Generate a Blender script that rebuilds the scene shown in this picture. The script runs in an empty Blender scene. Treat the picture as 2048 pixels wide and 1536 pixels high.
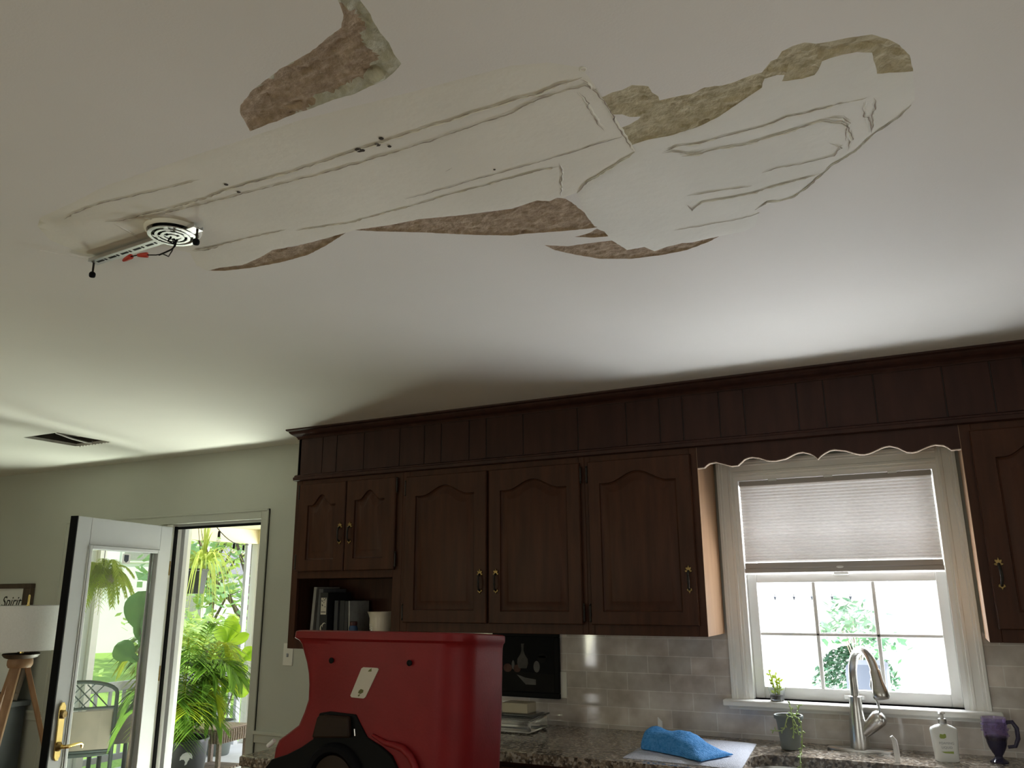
import bpy, bmesh, math, random
from math import pi, sin, cos, radians, sqrt, atan2
from mathutils import Vector, Matrix, noise
from mathutils.geometry import delaunay_2d_cdt

random.seed(7)
SC = bpy.context.scene
COL = SC.collection

# ------------------------------------------------------------------ camera
FPX, YAW, PIT, ROL = 1614.7, .46678, .25311, -.006913
EYE = Vector((0, 0, 1.529))
_fw = Vector((-sin(YAW)*cos(PIT), cos(YAW)*cos(PIT), sin(PIT)))
_r = Vector((cos(YAW), sin(YAW), 0)); _u = _r.cross(_fw)
_R = _r*cos(ROL) + _u*sin(ROL); _U = -_r*sin(ROL) + _u*cos(ROL)
cam_d = bpy.data.cameras.new('camera'); cam_d.sensor_width = 36; cam_d.lens = FPX/2048*36
cam_d.clip_start = .02; cam_d.clip_end = 400
cam = bpy.data.objects.new('camera', cam_d); COL.objects.link(cam)
cam.matrix_world = Matrix(((_R.x, _U.x, -_fw.x, EYE.x), (_R.y, _U.y, -_fw.y, EYE.y), (_R.z, _U.z, -_fw.z, EYE.z), (0, 0, 0, 1)))
SC.camera = cam

# ------------------------------------------------------------------ sky, sun, exposure
SC.view_settings.view_transform = 'Standard'
SC.view_settings.look = 'None'
SC.view_settings.gamma = 1
SC.view_settings.use_curve_mapping = False
SC.view_settings.exposure = 0.0
SKY, SUN = 1.5, 5.5
wd = bpy.data.worlds.new('sky'); SC.world = wd; wd.use_nodes = True
_n = wd.node_tree.nodes; _l = wd.node_tree.links
_bg = _n['Background']; _bg.inputs[1].default_value = SKY
_tc = _n.new('ShaderNodeTexCoord'); _sp = _n.new('ShaderNodeSeparateXYZ'); _rp = _n.new('ShaderNodeValToRGB')
_l.new(_tc.outputs['Generated'], _sp.inputs[0]); _mr = _n.new('ShaderNodeMapRange')
_mr.inputs[1].default_value = -1; _l.new(_sp.outputs['Z'], _mr.inputs[0]); _l.new(_mr.outputs[0], _rp.inputs[0])
_rp.color_ramp.elements[0].position = .47; _rp.color_ramp.elements[0].color = (.52, .55, .48, 1)
_rp.color_ramp.elements[1].position = .52; _rp.color_ramp.elements[1].color = (1, 1, 1, 1)
_e = _rp.color_ramp.elements.new(.85); _e.color = (.66, .82, 1.0, 1)
_l.new(_rp.outputs[0], _bg.inputs[0])
sun_d = bpy.data.lights.new('sun', 'SUN'); sun_d.energy = SUN; sun_d.angle = radians(.6); sun_d.color = (1, .95, .86)
sun = bpy.data.objects.new('sun', sun_d); COL.objects.link(sun)
sun.rotation_euler = Vector((-.52, -.10, -.85)).to_track_quat('-Z', 'Y').to_euler()
SC.cycles.max_bounces = 12; SC.cycles.diffuse_bounces = 7; SC.cycles.transparent_max_bounces = 24
SC.cycles.caustics_reflective = False; SC.cycles.caustics_refractive = False
SC.cycles.sample_clamp_indirect = 6
SC.cycles.use_denoising = True

# daylight sampling portals in the window and door openings (they give off nothing themselves)
def portal(cx, y, cz, w, h, face):
    d = bpy.data.lights.new('daylight_portal', 'AREA'); d.shape = 'RECTANGLE'; d.size = w; d.size_y = h
    d.cycles.is_portal = True
    o = bpy.data.objects.new('daylight_portal', d); COL.objects.link(o)
    o.location = (cx, y, cz); o.rotation_euler = (radians(90)*(-1 if face < 0 else 1), 0, 0)
    o.rotation_euler = Vector((0, face, 0)).to_track_quat('-Z', 'Y').to_euler()

# added area lamps outside the openings, standing in for bounced daylight and sky
def fill_lamp(name, loc, normal, w, h, radiance, col=(1,1,1), spread=180):
    d = bpy.data.lights.new(name, 'AREA'); d.shape = 'RECTANGLE'; d.size = w; d.size_y = h; d.energy = radiance*pi*w*h; d.color = col; d.spread = radians(spread)
    o = bpy.data.objects.new(name, d); COL.objects.link(o); o.location = loc
    o.rotation_euler = Vector(normal).to_track_quat('-Z', 'Y').to_euler()
fill_lamp('drive_daylight', (.15, 8.6, -.28), (0, 0, 1), 5.6, 8.0, 31.0, (.94,.97,1.04))
fill_lamp('sky_daylight', (.2, 8.0, 5.6), (0, -.72, -.69), 6.0, 4.0, 38.0, (.92,.96,1.0))
fill_lamp('porch_daylight', (-4.65, 4.33, -.02), (0, -.5, .87), 1.6, .55, 38.0, (.93,1.0,.84), 135)
fill_lamp('sidelight_daylight', (-4.47, -3.85, 1.2), (0, 1, 0), .34, 1.7, 12.0, (1,.99,.95))  # added lamp outside the guessed sidelight, gives the tile its bright bar
fill_lamp('living_daylight', (-5.7, -4.25, .75), (0, .75, .66), 2.0, 1.3, 14.0, (1,.99,.58))  # added fill lamp outside a guessed window
fill_lamp('dining_daylight', (-1.0, -4.25, .75), (0, .75, .66), 3.4, 1.3, 6.8, (1,.98,.84))  # added fill lamp outside the wider guessed window
fill_lamp('side_daylight', (2.72, -.1, .75), (-.75, 0, .66), 3.6, 1.3, 3.2, (1,.98,.88))  # added fill lamp outside the guessed right-hand window

# ------------------------------------------------------------------ room measures (metres)
WY = 3.834          # inner face of the wall behind the cabinets
WT = .16            # its thickness
FY = 3.515          # face of the wall cabinets
CZ = 2.44           # ceiling
XL, XR, YF = -7.6, 2.3, -3.6
portal(-.35, WY+WT+.02, 1.57, .86, 1.02, -1)
portal(-4.58, WY+WT+.02, 1.0, 1.86, 2.0, -1)

# ------------------------------------------------------------------ helpers
def ray(px, py):
    return _R*((px-1024)/FPX) - _U*((py-768)/FPX) + _fw
def atz(px, py, z):
    d = ray(px, py); return EYE + d*((z-EYE.z)/d.z)
def aty(px, py, y):
    d = ray(px, py); return EYE + d*((y-EYE.y)/d.y)
def cl(px, py):
    p = atz(px, py, CZ); return (p.x, p.y)

class MB:
    def __init__(s): s.v = []; s.f = []; s.mi = []; s.cur = 0
    def add(s, vs, fs):
        n = len(s.v); s.v += [Vector(v) for v in vs]
        for f in fs: s.f.append([i+n for i in f]); s.mi.append(s.cur)
        return s
    def box(s, x0, x1, y0, y1, z0, z1):
        return s.add([(x0,y0,z0),(x1,y0,z0),(x1,y1,z0),(x0,y1,z0),(x0,y0,z1),(x1,y0,z1),(x1,y1,z1),(x0,y1,z1)],
                     [(0,3,2,1),(4,5,6,7),(0,1,5,4),(1,2,6,5),(2,3,7,6),(3,0,4,7)])
    def tube(s, pts, r, n=8, cap=True, flat=1.0):
        pts = [Vector(p) for p in pts]; m = len(pts)
        rs = r if isinstance(r, (list, tuple)) else [r]*m
        t0 = (pts[1]-pts[0]).normalized()
        a = Vector((0,0,1)) if abs(t0.z) < .9 else Vector((1,0,0))
        u = t0.cross(a).normalized(); vs = []
        for i, p in enumerate(pts):
            t = (pts[min(i+1,m-1)]-pts[max(i-1,0)]).normalized()
            u = (u - t*u.dot(t)).normalized(); w = t.cross(u)
            for k in range(n):
                an = 2*pi*k/n; vs.append(p + (u*cos(an)+w*sin(an)*flat)*rs[i])
        fs = [(i*n+k, i*n+(k+1)%n, (i+1)*n+(k+1)%n, (i+1)*n+k) for i in range(m-1) for k in range(n)]
        if cap: fs += [tuple(range(n))[::-1], tuple((m-1)*n+k for k in range(n))]
        return s.add(vs, fs)
    def lathe(s, prof, c=(0,0,0), n=32, axis='z', cap=True):
        vs = []; c = Vector(c)
        for r, h in prof:
            for k in range(n):
                a = 2*pi*k/n; x, y = r*cos(a), r*sin(a)
                vs.append(c + (Vector((x,y,h)) if axis == 'z' else Vector((x,-h,y)) if axis == 'y' else Vector((h,x,y))))
        m = len(prof)
        fs = [(i*n+k, i*n+(k+1)%n, (i+1)*n+(k+1)%n, (i+1)*n+k) for i in range(m-1) for k in range(n)]
        if cap: fs += [tuple(range(n))[::-1], tuple((m-1)*n+k for k in range(n))]
        return s.add(vs, fs)
    def prism(s, poly, a, b, axis='y'):
        """poly in the two other coordinates, extruded from a to b along axis"""
        def P(p, h): return (p[0],h,p[1]) if axis == 'y' else (p[0],p[1],h) if axis == 'z' else (h,p[0],p[1])
        n = len(poly); vs = [P(p,a) for p in poly] + [P(p,b) for p in poly]
        fs = [tuple(range(n)), tuple(range(2*n-1, n-1, -1))] + [(i, i+n, (i+1)%n+n, (i+1)%n) for i in range(n)]
        return s.add(vs, fs)
    def ribbon(s, pts, ws, side):
        """flat strip along pts; ws half widths; side = vector across"""
        vs = []
        for p, w in zip(pts, ws):
            vs += [Vector(p)-side*w, Vector(p)+side*w]
        return s.add(vs, [(2*i, 2*i+1, 2*i+3, 2*i+2) for i in range(len(pts)-1)])
    def loft(s, rings, cap=True):
        n = len(rings[0]); vs = [p for r in rings for p in r]; m = len(rings)
        fs = [(i*n+k, i*n+(k+1)%n, (i+1)*n+(k+1)%n, (i+1)*n+k) for i in range(m-1) for k in range(n)]
        if cap: fs += [tuple(range(n))[::-1], tuple((m-1)*n+k for k in range(n))]
        return s.add(vs, fs)
    def ball(s, c, r, n=12, sq=(1,1,1)):
        pr = [(max(1e-4, sin(pi*i/(n//2))), -cos(pi*i/(n//2))) for i in range(n//2+1)]
        b = MB().lathe(pr, n=n, cap=False)
        return s.add([Vector(c)+Vector((v.x*r*sq[0], v.y*r*sq[1], v.z*r*sq[2])) for v in b.v], b.f)
    def xf(s, mat):
        s.v = [mat @ v for v in s.v]; return s

def setp(o, label=None, cat=None, group=None, kind=None):
    if label: o['label'] = label
    if cat: o['category'] = cat
    if group: o['group'] = group
    if kind: o['kind'] = kind
    return o

def obj(name, mb, mat, parent=None, bevel=0, smooth=35, seg=2, fix=True, **kw):
    """links a mesh built in world coordinates as ONE object, moved into its parent's frame"""
    off = Vector((0,0,0))
    if parent is not None:
        off = Vector(parent.get('_o', (0,0,0)))
    me = bpy.data.meshes.new(name)
    me.from_pydata([v-off for v in mb.v], [], mb.f)
    mats = mat if isinstance(mat, (list, tuple)) else [mat]
    for m in mats: me.materials.append(m)
    if len(mats) > 1: me.polygons.foreach_set('material_index', mb.mi)
    if fix:
        bm = bmesh.new(); bm.from_mesh(me); bmesh.ops.recalc_face_normals(bm, faces=bm.faces); bm.to_mesh(me); bm.free()
    if smooth:
        me.polygons.foreach_set('use_smooth', [True]*len(me.polygons)); me.set_sharp_from_angle(angle=radians(smooth))
    me.update()
    o = bpy.data.objects.new(name, me); COL.objects.link(o)
    if parent is not None:
        o.parent = parent; o['_o'] = tuple(off)
    if bevel:
        b = o.modifiers.new('edge', 'BEVEL'); b.width = bevel; b.segments = seg; b.limit_method = 'ANGLE'; b.angle_limit = radians(40)
    setp(o, **kw)
    return o

def thing(name, label, cat, loc, group=None, kind=None):
    o = bpy.data.objects.new(name, None); COL.objects.link(o); o.location = loc; o.empty_display_size = .1
    o['_o'] = tuple(loc)
    return setp(o, label, cat, group, kind)

def struct(name, mb, mat, parent=None, label=None, **kw):
    return obj(name, mb, mat, parent, label=label, kind='structure' if parent is None else None, **kw)

def dup(root, loc, label=None, group=None, rz=None):
    r = root.copy(); COL.objects.link(r); r.location = loc
    if rz is not None: r.rotation_euler = (0,0,rz)
    if label: r['label'] = label
    if group: r['group'] = group
    for ch in list(root.children):
        c = ch.copy(); COL.objects.link(c); c.parent = r
        for g in ch.children:
            d = g.copy(); COL.objects.link(d); d.parent = c
    return r

# ------------------------------------------------------------------ materials
def mat(name, col, rough=.5, metal=0, spec=.5, noise_=0, scale=8, stretch=(1,1,1), bump=0, bscale=60, col2=None, trans=0, ior=1.45, alpha=1, sheen=0, coat=0, detail=4, sss=0):
    m = bpy.data.materials.new(name); m.use_nodes = True
    nt = m.node_tree; b = nt.nodes['Principled BSDF']
    b.inputs['Base Color'].default_value = (*col, 1); b.inputs['Roughness'].default_value = rough
    b.inputs['Metallic'].default_value = metal; b.inputs['Specular IOR Level'].default_value = spec
    b.inputs['Transmission Weight'].default_value = trans; b.inputs['IOR'].default_value = ior; b.inputs['Alpha'].default_value = alpha
    b.inputs['Coat Weight'].default_value = coat
    tc = nt.nodes.new('ShaderNodeTexCoord'); mp = nt.nodes.new('ShaderNodeMapping'); mp.inputs['Scale'].default_value = stretch
    nt.links.new(tc.outputs['Object'], mp.inputs[0])
    if noise_ or col2:
        n = nt.nodes.new('ShaderNodeTexNoise'); n.inputs['Scale'].default_value = scale; n.inputs['Detail'].default_value = detail
        nt.links.new(mp.outputs[0], n.inputs[0])
        r = nt.nodes.new('ShaderNodeValToRGB'); r.color_ramp.elements[0].position = .32; r.color_ramp.elements[1].position = .68
        c2 = col2 or tuple(min(1, c*(1+noise_)) for c in col); c1 = col if col2 else tuple(c*(1-noise_) for c in col)
        r.color_ramp.elements[0].color = (*c1, 1); r.color_ramp.elements[1].color = (*c2, 1)
        nt.links.new(n.outputs[0], r.inputs[0]); nt.links.new(r.outputs[0], b.inputs['Base Color'])
    if bump:
        n2 = nt.nodes.new('ShaderNodeTexNoise'); n2.inputs['Scale'].default_value = bscale; n2.inputs['Detail'].default_value = 5
        bp = nt.nodes.new('ShaderNodeBump'); bp.inputs['Strength'].default_value = bump; bp.inputs['Distance'].default_value = .01
        nt.links.new(mp.outputs[0], n2.inputs[0]); nt.links.new(n2.outputs[0], bp.inputs['Height']); nt.links.new(bp.outputs[0], b.inputs['Normal'])
    return m

def leafmat(name, c1, c2, scale=20, tr=.45):
    m = mat(name, c1, .45, col2=c2, scale=scale)
    nt = m.node_tree; b = nt.nodes['Principled BSDF']; out = nt.nodes['Material Output']
    t = nt.nodes.new('ShaderNodeBsdfTranslucent'); mx = nt.nodes.new('ShaderNodeMixShader'); mx.inputs[0].default_value = tr
    t.inputs[0].default_value = (min(1, c2[0]*1.5), min(1, c2[1]*1.45), c2[2]*.9, 1)
    nt.links.new(b.outputs[0], mx.inputs[1]); nt.links.new(t.outputs[0], mx.inputs[2]); nt.links.new(mx.outputs[0], out.inputs[0])
    return m

def glassmat(name, tint=(1,1,1), gloss=.06):
    """thin pane: mostly clear, with a mirror-like share that grows at grazing angles"""
    m = bpy.data.materials.new(name); m.use_nodes = True; nt = m.node_tree; nt.nodes.clear()
    out = nt.nodes.new('ShaderNodeOutputMaterial'); t = nt.nodes.new('ShaderNodeBsdfTransparent'); g = nt.nodes.new('ShaderNodeBsdfGlossy')
    t.inputs[0].default_value = (*tint, 1); g.inputs['Roughness'].default_value = .02
    fr = nt.nodes.new('ShaderNodeFresnel'); fr.inputs[0].default_value = 1.45
    ge = nt.nodes.new('ShaderNodeNewGeometry'); ml = nt.nodes.new('ShaderNodeMath'); ml.operation = 'SUBTRACT'; ml.use_clamp = True
    nt.links.new(fr.outputs[0], ml.inputs[0]); nt.links.new(ge.outputs['Backfacing'], ml.inputs[1])
    mx = nt.nodes.new('ShaderNodeMixShader'); nt.links.new(ml.outputs[0], mx.inputs[0]); nt.links.new(t.outputs[0], mx.inputs[1]); nt.links.new(g.outputs[0], mx.inputs[2])
    nt.links.new(mx.outputs[0], out.inputs[0]); return m

M = {}
M['paint_ceiling'] = mat('paint_ceiling', (.80,.79,.735), .75, noise_=.03, scale=1.2, bump=.05, bscale=240)
M['skim'] = mat('skim_coat', (.83,.82,.72), .85, noise_=.035, scale=5, bump=.10, bscale=50)
M['skim2'] = mat('dry_plaster', (.85,.86,.79), .9, noise_=.03, scale=6, bump=.12, bscale=45)
M['crack'] = mat('hairline_crack', (.40,.35,.29), .95, noise_=.15, scale=40)  # dark tone painted for the shade beside plaster ridges
M['torn_brown'] = mat('torn_paper_brown', (.30,.225,.15), .95, col2=(.47,.37,.26), scale=34, bump=1, bscale=48, detail=8)
M['torn_khaki'] = mat('torn_gypsum_khaki', (.42,.37,.23), .95, col2=(.62,.57,.39), scale=36, bump=1, bscale=50, detail=8)
M['torn_green'] = mat('torn_gypsum_grey', (.42,.42,.31), .95, col2=(.60,.60,.47), scale=34, bump=1, bscale=44, detail=8)
M['cut_gypsum'] = mat('cut_gypsum', (.62,.61,.56), .9, noise_=.1, scale=40)
M['attic'] = mat('attic_dark', (.055,.045,.035), .9, noise_=.3, scale=20)
M['wall'] = mat('wall_paint', (.46,.47,.41), .7, noise_=.03, scale=2, bump=.04, bscale=200)
M['white_trim'] = mat('white_trim', (.80,.80,.76), .4, noise_=.02, scale=6)
M['door_paint'] = mat('door_paint_grey', (.50,.51,.52), .45, noise_=.02, scale=6)
M['white_win'] = mat('white_window_vinyl', (.84,.84,.82), .35, noise_=.02, scale=6)
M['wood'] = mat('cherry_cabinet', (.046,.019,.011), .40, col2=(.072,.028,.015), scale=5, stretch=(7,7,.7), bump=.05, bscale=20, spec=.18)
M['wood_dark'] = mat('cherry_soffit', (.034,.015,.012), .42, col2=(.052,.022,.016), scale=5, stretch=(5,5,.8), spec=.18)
M['wood_side'] = mat('maple_side', (.33,.19,.10), .35, col2=(.42,.26,.15), scale=4, stretch=(5,5,.5))  # lighter side wood, window light put into the colour
M['valance_edge'] = mat('raw_maple_edge', (.55,.45,.36), .5, noise_=.1, scale=20)  # pale strip along the lower edge of the valance
M['groove'] = mat('groove_shadow_stain', (.012,.006,.004), .6, noise_=.1)  # near-black backing that shows between the soffit planks
M['brass'] = mat('antique_brass', (.26,.18,.07), .42, 1, noise_=.3, scale=60)
M['brass_bright'] = mat('polished_brass', (.78,.58,.22), .22, 1, noise_=.06, scale=40)
M['iron'] = mat('dark_iron', (.035,.030,.026), .45, .7, noise_=.2, scale=80)
M['chrome'] = mat('zinc_plate', (.66,.66,.66), .30, 1, noise_=.05, scale=60)
M['steel'] = mat('brushed_steel', (.56,.55,.52), .28, 1, noise_=.06, scale=30, stretch=(1,1,12))
M['sink'] = mat('sink_steel', (.72,.73,.75), .3, 1, noise_=.04, scale=30)
M['black'] = mat('black_plastic', (.007,.007,.007), .5, noise_=.1, spec=.1)
M['rubber'] = mat('black_rubber', (.006,.006,.007), .6, noise_=.1, spec=.1)
M['darkbrown'] = mat('dark_brown_plastic', (.022,.012,.007), .5, noise_=.1, spec=.2)
M['red'] = mat('red_polyethylene', (.20,.010,.012), .44, noise_=.10, scale=9, bump=.05, bscale=130, spec=.30)
M['rednut'] = mat('red_wire_nut', (.50,.05,.03), .45, noise_=.05)
M['whitepl'] = mat('white_plastic', (.80,.80,.78), .35, noise_=.02)
M['cord'] = mat('white_cord', (.75,.74,.70), .5, noise_=.03)
M['lampshade'] = mat('white_linen', (.80,.80,.80), .8, noise_=.03, scale=120)
M['oak'] = mat('tripod_oak', (.30,.165,.085), .5, col2=(.40,.235,.13), scale=6, stretch=(6,6,.6))
M['walnut'] = mat('dark_walnut', (.055,.036,.024), .5, col2=(.085,.055,.035), scale=6, stretch=(6,6,.7))
M['console'] = mat('console_slate', (.055,.062,.07), .5, noise_=.15, scale=5)
M['paper'] = mat('paper_white', (.72,.72,.69), .7, noise_=.03, scale=10)
M['ink'] = mat('ink_black', (.012,.012,.012), .6, noise_=.05)
M['switch'] = mat('switch_ivory', (.72,.71,.64), .4, noise_=.02)
M['glass'] = glassmat('window_glass')
M['doorglass'] = glassmat('door_glass', (.985,.995,.985))
M['floor'] = mat('oak_floor', (.28,.17,.09), .55, col2=(.38,.24,.13), scale=3, stretch=(1,9,1))
M['porch_cream'] = mat('porch_cream', (.80,.72,.47), .7, noise_=.03, scale=3)
M['porch_white'] = mat('porch_white', (.82,.80,.76), .6, noise_=.03, scale=3)
M['porch_floor'] = mat('porch_concrete', (.50,.50,.52), .8, noise_=.08, scale=4)
M['lawn'] = mat('lawn_grass', (.16,.30,.04), .9, col2=(.30,.46,.09), scale=30, bump=.6, bscale=60)
M['gravel'] = mat('pale_driveway', (.62,.61,.58), .9, noise_=.08, scale=3, bump=.2, bscale=40)
M['siding'] = mat('white_siding', (.78,.78,.78), .7, noise_=.03, scale=1)
M['roof'] = mat('grey_shingle', (.25,.25,.27), .9, noise_=.15, scale=4)
M['pot_black'] = mat('black_glazed_pot', (.022,.024,.028), .35, noise_=.1)
M['pot_grey'] = mat('grey_green_pot', (.16,.18,.17), .5, noise_=.08)
M['soil'] = mat('soil', (.03,.02,.015), .95, noise_=.4, scale=60, bump=.8)
M['wicker'] = mat('wicker_taupe', (.33,.26,.22), .7, noise_=.2, scale=80, bump=.6, bscale=120)
M['palm'] = leafmat('palm_leaf', (.05,.13,.035), (.16,.30,.06))
M['palm_y'] = leafmat('palm_leaf_young', (.24,.32,.03), (.42,.50,.06))
M['spider'] = leafmat('spider_leaf', (.26,.38,.08), (.55,.64,.28), scale=30)
M['fig'] = leafmat('fig_leaf', (.14,.30,.02), (.36,.52,.05), scale=8)
M['figdark'] = leafmat('broad_leaf_dark', (.03,.10,.03), (.08,.18,.05), scale=8, tr=.25)
M['fern'] = leafmat('fern_leaf', (.22,.32,.05), (.40,.48,.12))
M['tree_a'] = leafmat('tree_leaf_blue', (.15,.28,.16), (.34,.50,.32), scale=6)
M['tree_b'] = leafmat('tree_leaf_green', (.20,.32,.10), (.44,.56,.24), scale=6)
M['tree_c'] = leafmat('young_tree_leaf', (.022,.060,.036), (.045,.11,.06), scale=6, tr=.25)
M['bark'] = mat('bark', (.14,.105,.075), .9, noise_=.3, scale=20, bump=.6)
M['succ'] = leafmat('succulent_leaf', (.30,.42,.16), (.50,.60,.28), scale=60, tr=.15)
M['patio_iron'] = mat('patio_iron', (.045,.060,.058), .45, .3, noise_=.1)
M['cushion'] = mat('cushion_blue_grey', (.42,.48,.54), .9, noise_=.08, scale=40)
M['patio_cloth'] = mat('patio_taupe_cover', (.24,.20,.17), .8, noise_=.15, scale=6)
M['mat_grey'] = mat('drying_mat', (.66,.69,.78), .95, noise_=.06, scale=90, bump=.8, bscale=220)
M['bluecloth'] = mat('blue_cloth', (.03,.27,.72), .75, col2=(.12,.43,.90), scale=90, bump=.9, bscale=170)
M['soap'] = mat('soap_bottle', (.80,.82,.79), .35, noise_=.01)
M['soapgreen'] = mat('label_green', (.33,.42,.10), .5, noise_=.05)
M['labelgrey'] = mat('label_grey', (.36,.38,.40), .5, noise_=.05)
M['purple'] = mat('purple_glass', (.62,.52,.80), .05, trans=.96, ior=1.45, noise_=.05)
M['purple_dark'] = mat('purple_glass_thick', (.045,.04,.085), .06, trans=.35, noise_=.05)
M['clear'] = mat('clear_plastic', (.93,.95,.95), .08, trans=.92, ior=1.3, noise_=.01)
M['cream_dish'] = mat('cream_dish', (.42,.37,.26), .35, noise_=.05)
M['ceramic'] = mat('cream_ceramic', (.62,.56,.45), .15, noise_=.06, scale=25)
M['bluejar'] = mat('blue_jar', (.02,.05,.12), .25, noise_=.2)
M['redbrown'] = mat('dark_red_lid', (.06,.012,.01), .4, noise_=.2)
for k, c in dict(book_a=(.30,.30,.28), book_b=(.03,.03,.032), book_c=(.10,.10,.105), book_d=(.012,.012,.013), book_e=(.055,.055,.06), book_f=(.022,.022,.024), book_g=(.33,.32,.29)).items():
    M[k] = mat(k, c, .5, noise_=.12, scale=30)
M['still_bg'] = mat('painting_ground', (.006,.006,.0065), .5, spec=.08, noise_=.3, scale=8)
M['still_tbl'] = mat('painting_table', (.012,.011,.010), .5, spec=.08, noise_=.3, scale=8)
M['still_jug'] = mat('painting_jug', (.085,.080,.072), .5, spec=.1, noise_=.3, scale=12)
M['still_fruit'] = mat('painting_fruit', (.10,.052,.040), .5, spec=.1, noise_=.3, scale=20)
M['still_pale'] = mat('painting_pale', (.13,.125,.115), .5, spec=.1, noise_=.2, scale=20)
M['car'] = mat('car_slate', (.040,.047,.062), .45, noise_=.05, spec=.2)
M['sticker'] = mat('sticker_cream', (.56,.52,.43), .5, noise_=.04)
M['hub'] = mat('olive_print', (.12,.12,.035), .6, noise_=.1)

# wall tile
def tile_mat():
    m = mat('travertine_tile', (.45,.41,.37), .045); nt = m.node_tree; b = nt.nodes['Principled BSDF']
    tc = nt.nodes.new('ShaderNodeTexCoord'); sp = nt.nodes.new('ShaderNodeSeparateXYZ'); cb = nt.nodes.new('ShaderNodeCombineXYZ')
    nt.links.new(tc.outputs['Object'], sp.inputs[0]); nt.links.new(sp.outputs['X'], cb.inputs['X']); nt.links.new(sp.outputs['Z'], cb.inputs['Y'])
    br = nt.nodes.new('ShaderNodeTexBrick'); nt.links.new(cb.outputs[0], br.inputs[0])
    br.inputs['Color1'].default_value = (.74,.68,.62,1); br.inputs['Color2'].default_value = (.57,.54,.50,1); br.inputs['Mortar'].default_value = (.80,.78,.74,1)
    br.inputs['Scale'].default_value = 1; br.inputs['Brick Width'].default_value = .205; br.inputs['Row Height'].default_value = .0775; br.inputs['Mortar Size'].default_value = .0020
    n = nt.nodes.new('ShaderNodeTexNoise'); n.inputs['Scale'].default_value = 9; n.inputs['Detail'].default_value = 7; nt.links.new(tc.outputs['Object'], n.inputs[0])
    rp = nt.nodes.new('ShaderNodeValToRGB'); rp.color_ramp.elements[0].position = .3; rp.color_ramp.elements[1].position = .7
    rp.color_ramp.elements[0].color = (.68,.64,.60,1); rp.color_ramp.elements[1].color = (1.12,1.12,1.12,1); nt.links.new(n.outputs[0], rp.inputs[0])
    mx = nt.nodes.new('ShaderNodeMix'); mx.data_type = 'RGBA'; mx.blend_type = 'MULTIPLY'; mx.inputs[0].default_value = 1
    nt.links.new(br.outputs[0], mx.inputs['A']); nt.links.new(rp.outputs[0], mx.inputs['B']); nt.links.new(mx.outputs['Result'], b.inputs['Base Color'])
    bp = nt.nodes.new('ShaderNodeBump'); bp.inputs['Strength'].default_value = .35; bp.inputs['Distance'].default_value = .002; bp.invert = True
    nt.links.new(br.outputs['Fac'], bp.inputs['Height']); nt.links.new(bp.outputs[0], b.inputs['Normal'])
    return m
M['tile'] = tile_mat()
def granite_mat():
    m = mat('granite', (.3,.25,.2), .12); nt = m.node_tree; b = nt.nodes['Principled BSDF']
    tc = nt.nodes.new('ShaderNodeTexCoord')
    v = nt.nodes.new('ShaderNodeTexVoronoi'); v.inputs['Scale'].default_value = 105; nt.links.new(tc.outputs['Object'], v.inputs[0])
    n = nt.nodes.new('ShaderNodeTexNoise'); n.inputs['Scale'].default_value = 45; n.inputs['Detail'].default_value = 6; nt.links.new(tc.outputs['Object'], n.inputs[0])
    r1 = nt.nodes.new('ShaderNodeValToRGB'); r1.color_ramp.interpolation = 'CONSTANT'
    el = r1.color_ramp.elements; el[0].color = (.018,.015,.013,1); el[1].position = .25; el[1].color = (.26,.20,.14,1)
    for p, c in ((.45,(.50,.44,.36,1)),(.62,(.11,.075,.05,1)),(.75,(.60,.56,.50,1)),(.9,(.05,.04,.035,1))): e = el.new(p); e.color = c
    sx = nt.nodes.new('ShaderNodeSeparateXYZ'); nt.links.new(v.outputs['Color'], sx.inputs[0]); nt.links.new(sx.outputs[0], r1.inputs[0])
    r2 = nt.nodes.new('ShaderNodeValToRGB'); r2.color_ramp.elements[0].position = .35; r2.color_ramp.elements[1].position = .65
    r2.color_ramp.elements[0].color = (.07,.055,.045,1); r2.color_ramp.elements[1].color = (.42,.36,.29,1); nt.links.new(n.outputs[0], r2.inputs[0])
    mx = nt.nodes.new('ShaderNodeMix'); mx.data_type = 'RGBA'; mx.inputs[0].default_value = .5
    nt.links.new(r1.outputs[0], mx.inputs['A']); nt.links.new(r2.outputs[0], mx.inputs['B']); nt.links.new(mx.outputs['Result'], b.inputs['Base Color'])
    return m
M['granite'] = granite_mat()
def shade_mat():
    m = mat('cellular_fabric', (.62,.60,.57), .9, col2=(.76,.74,.72), scale=60, stretch=(1,1,14), detail=5)
    nt = m.node_tree; b = nt.nodes['Principled BSDF']; out = nt.nodes['Material Output']
    t = nt.nodes.new('ShaderNodeBsdfTranslucent'); mx = nt.nodes.new('ShaderNodeMixShader'); mx.inputs[0].default_value = .052
    rp = [n for n in nt.nodes if n.type == 'VALTORGB'][0]
    nt.links.new(rp.outputs[0], t.inputs[0]); nt.links.new(b.outputs[0], mx.inputs[1]); nt.links.new(t.outputs[0], mx.inputs[2]); nt.links.new(mx.outputs[0], out.inputs[0])
    return m
M['shade'] = shade_mat()
M['rail'] = mat('shade_rail_taupe', (.42,.40,.38), .5, noise_=.03)
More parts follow.
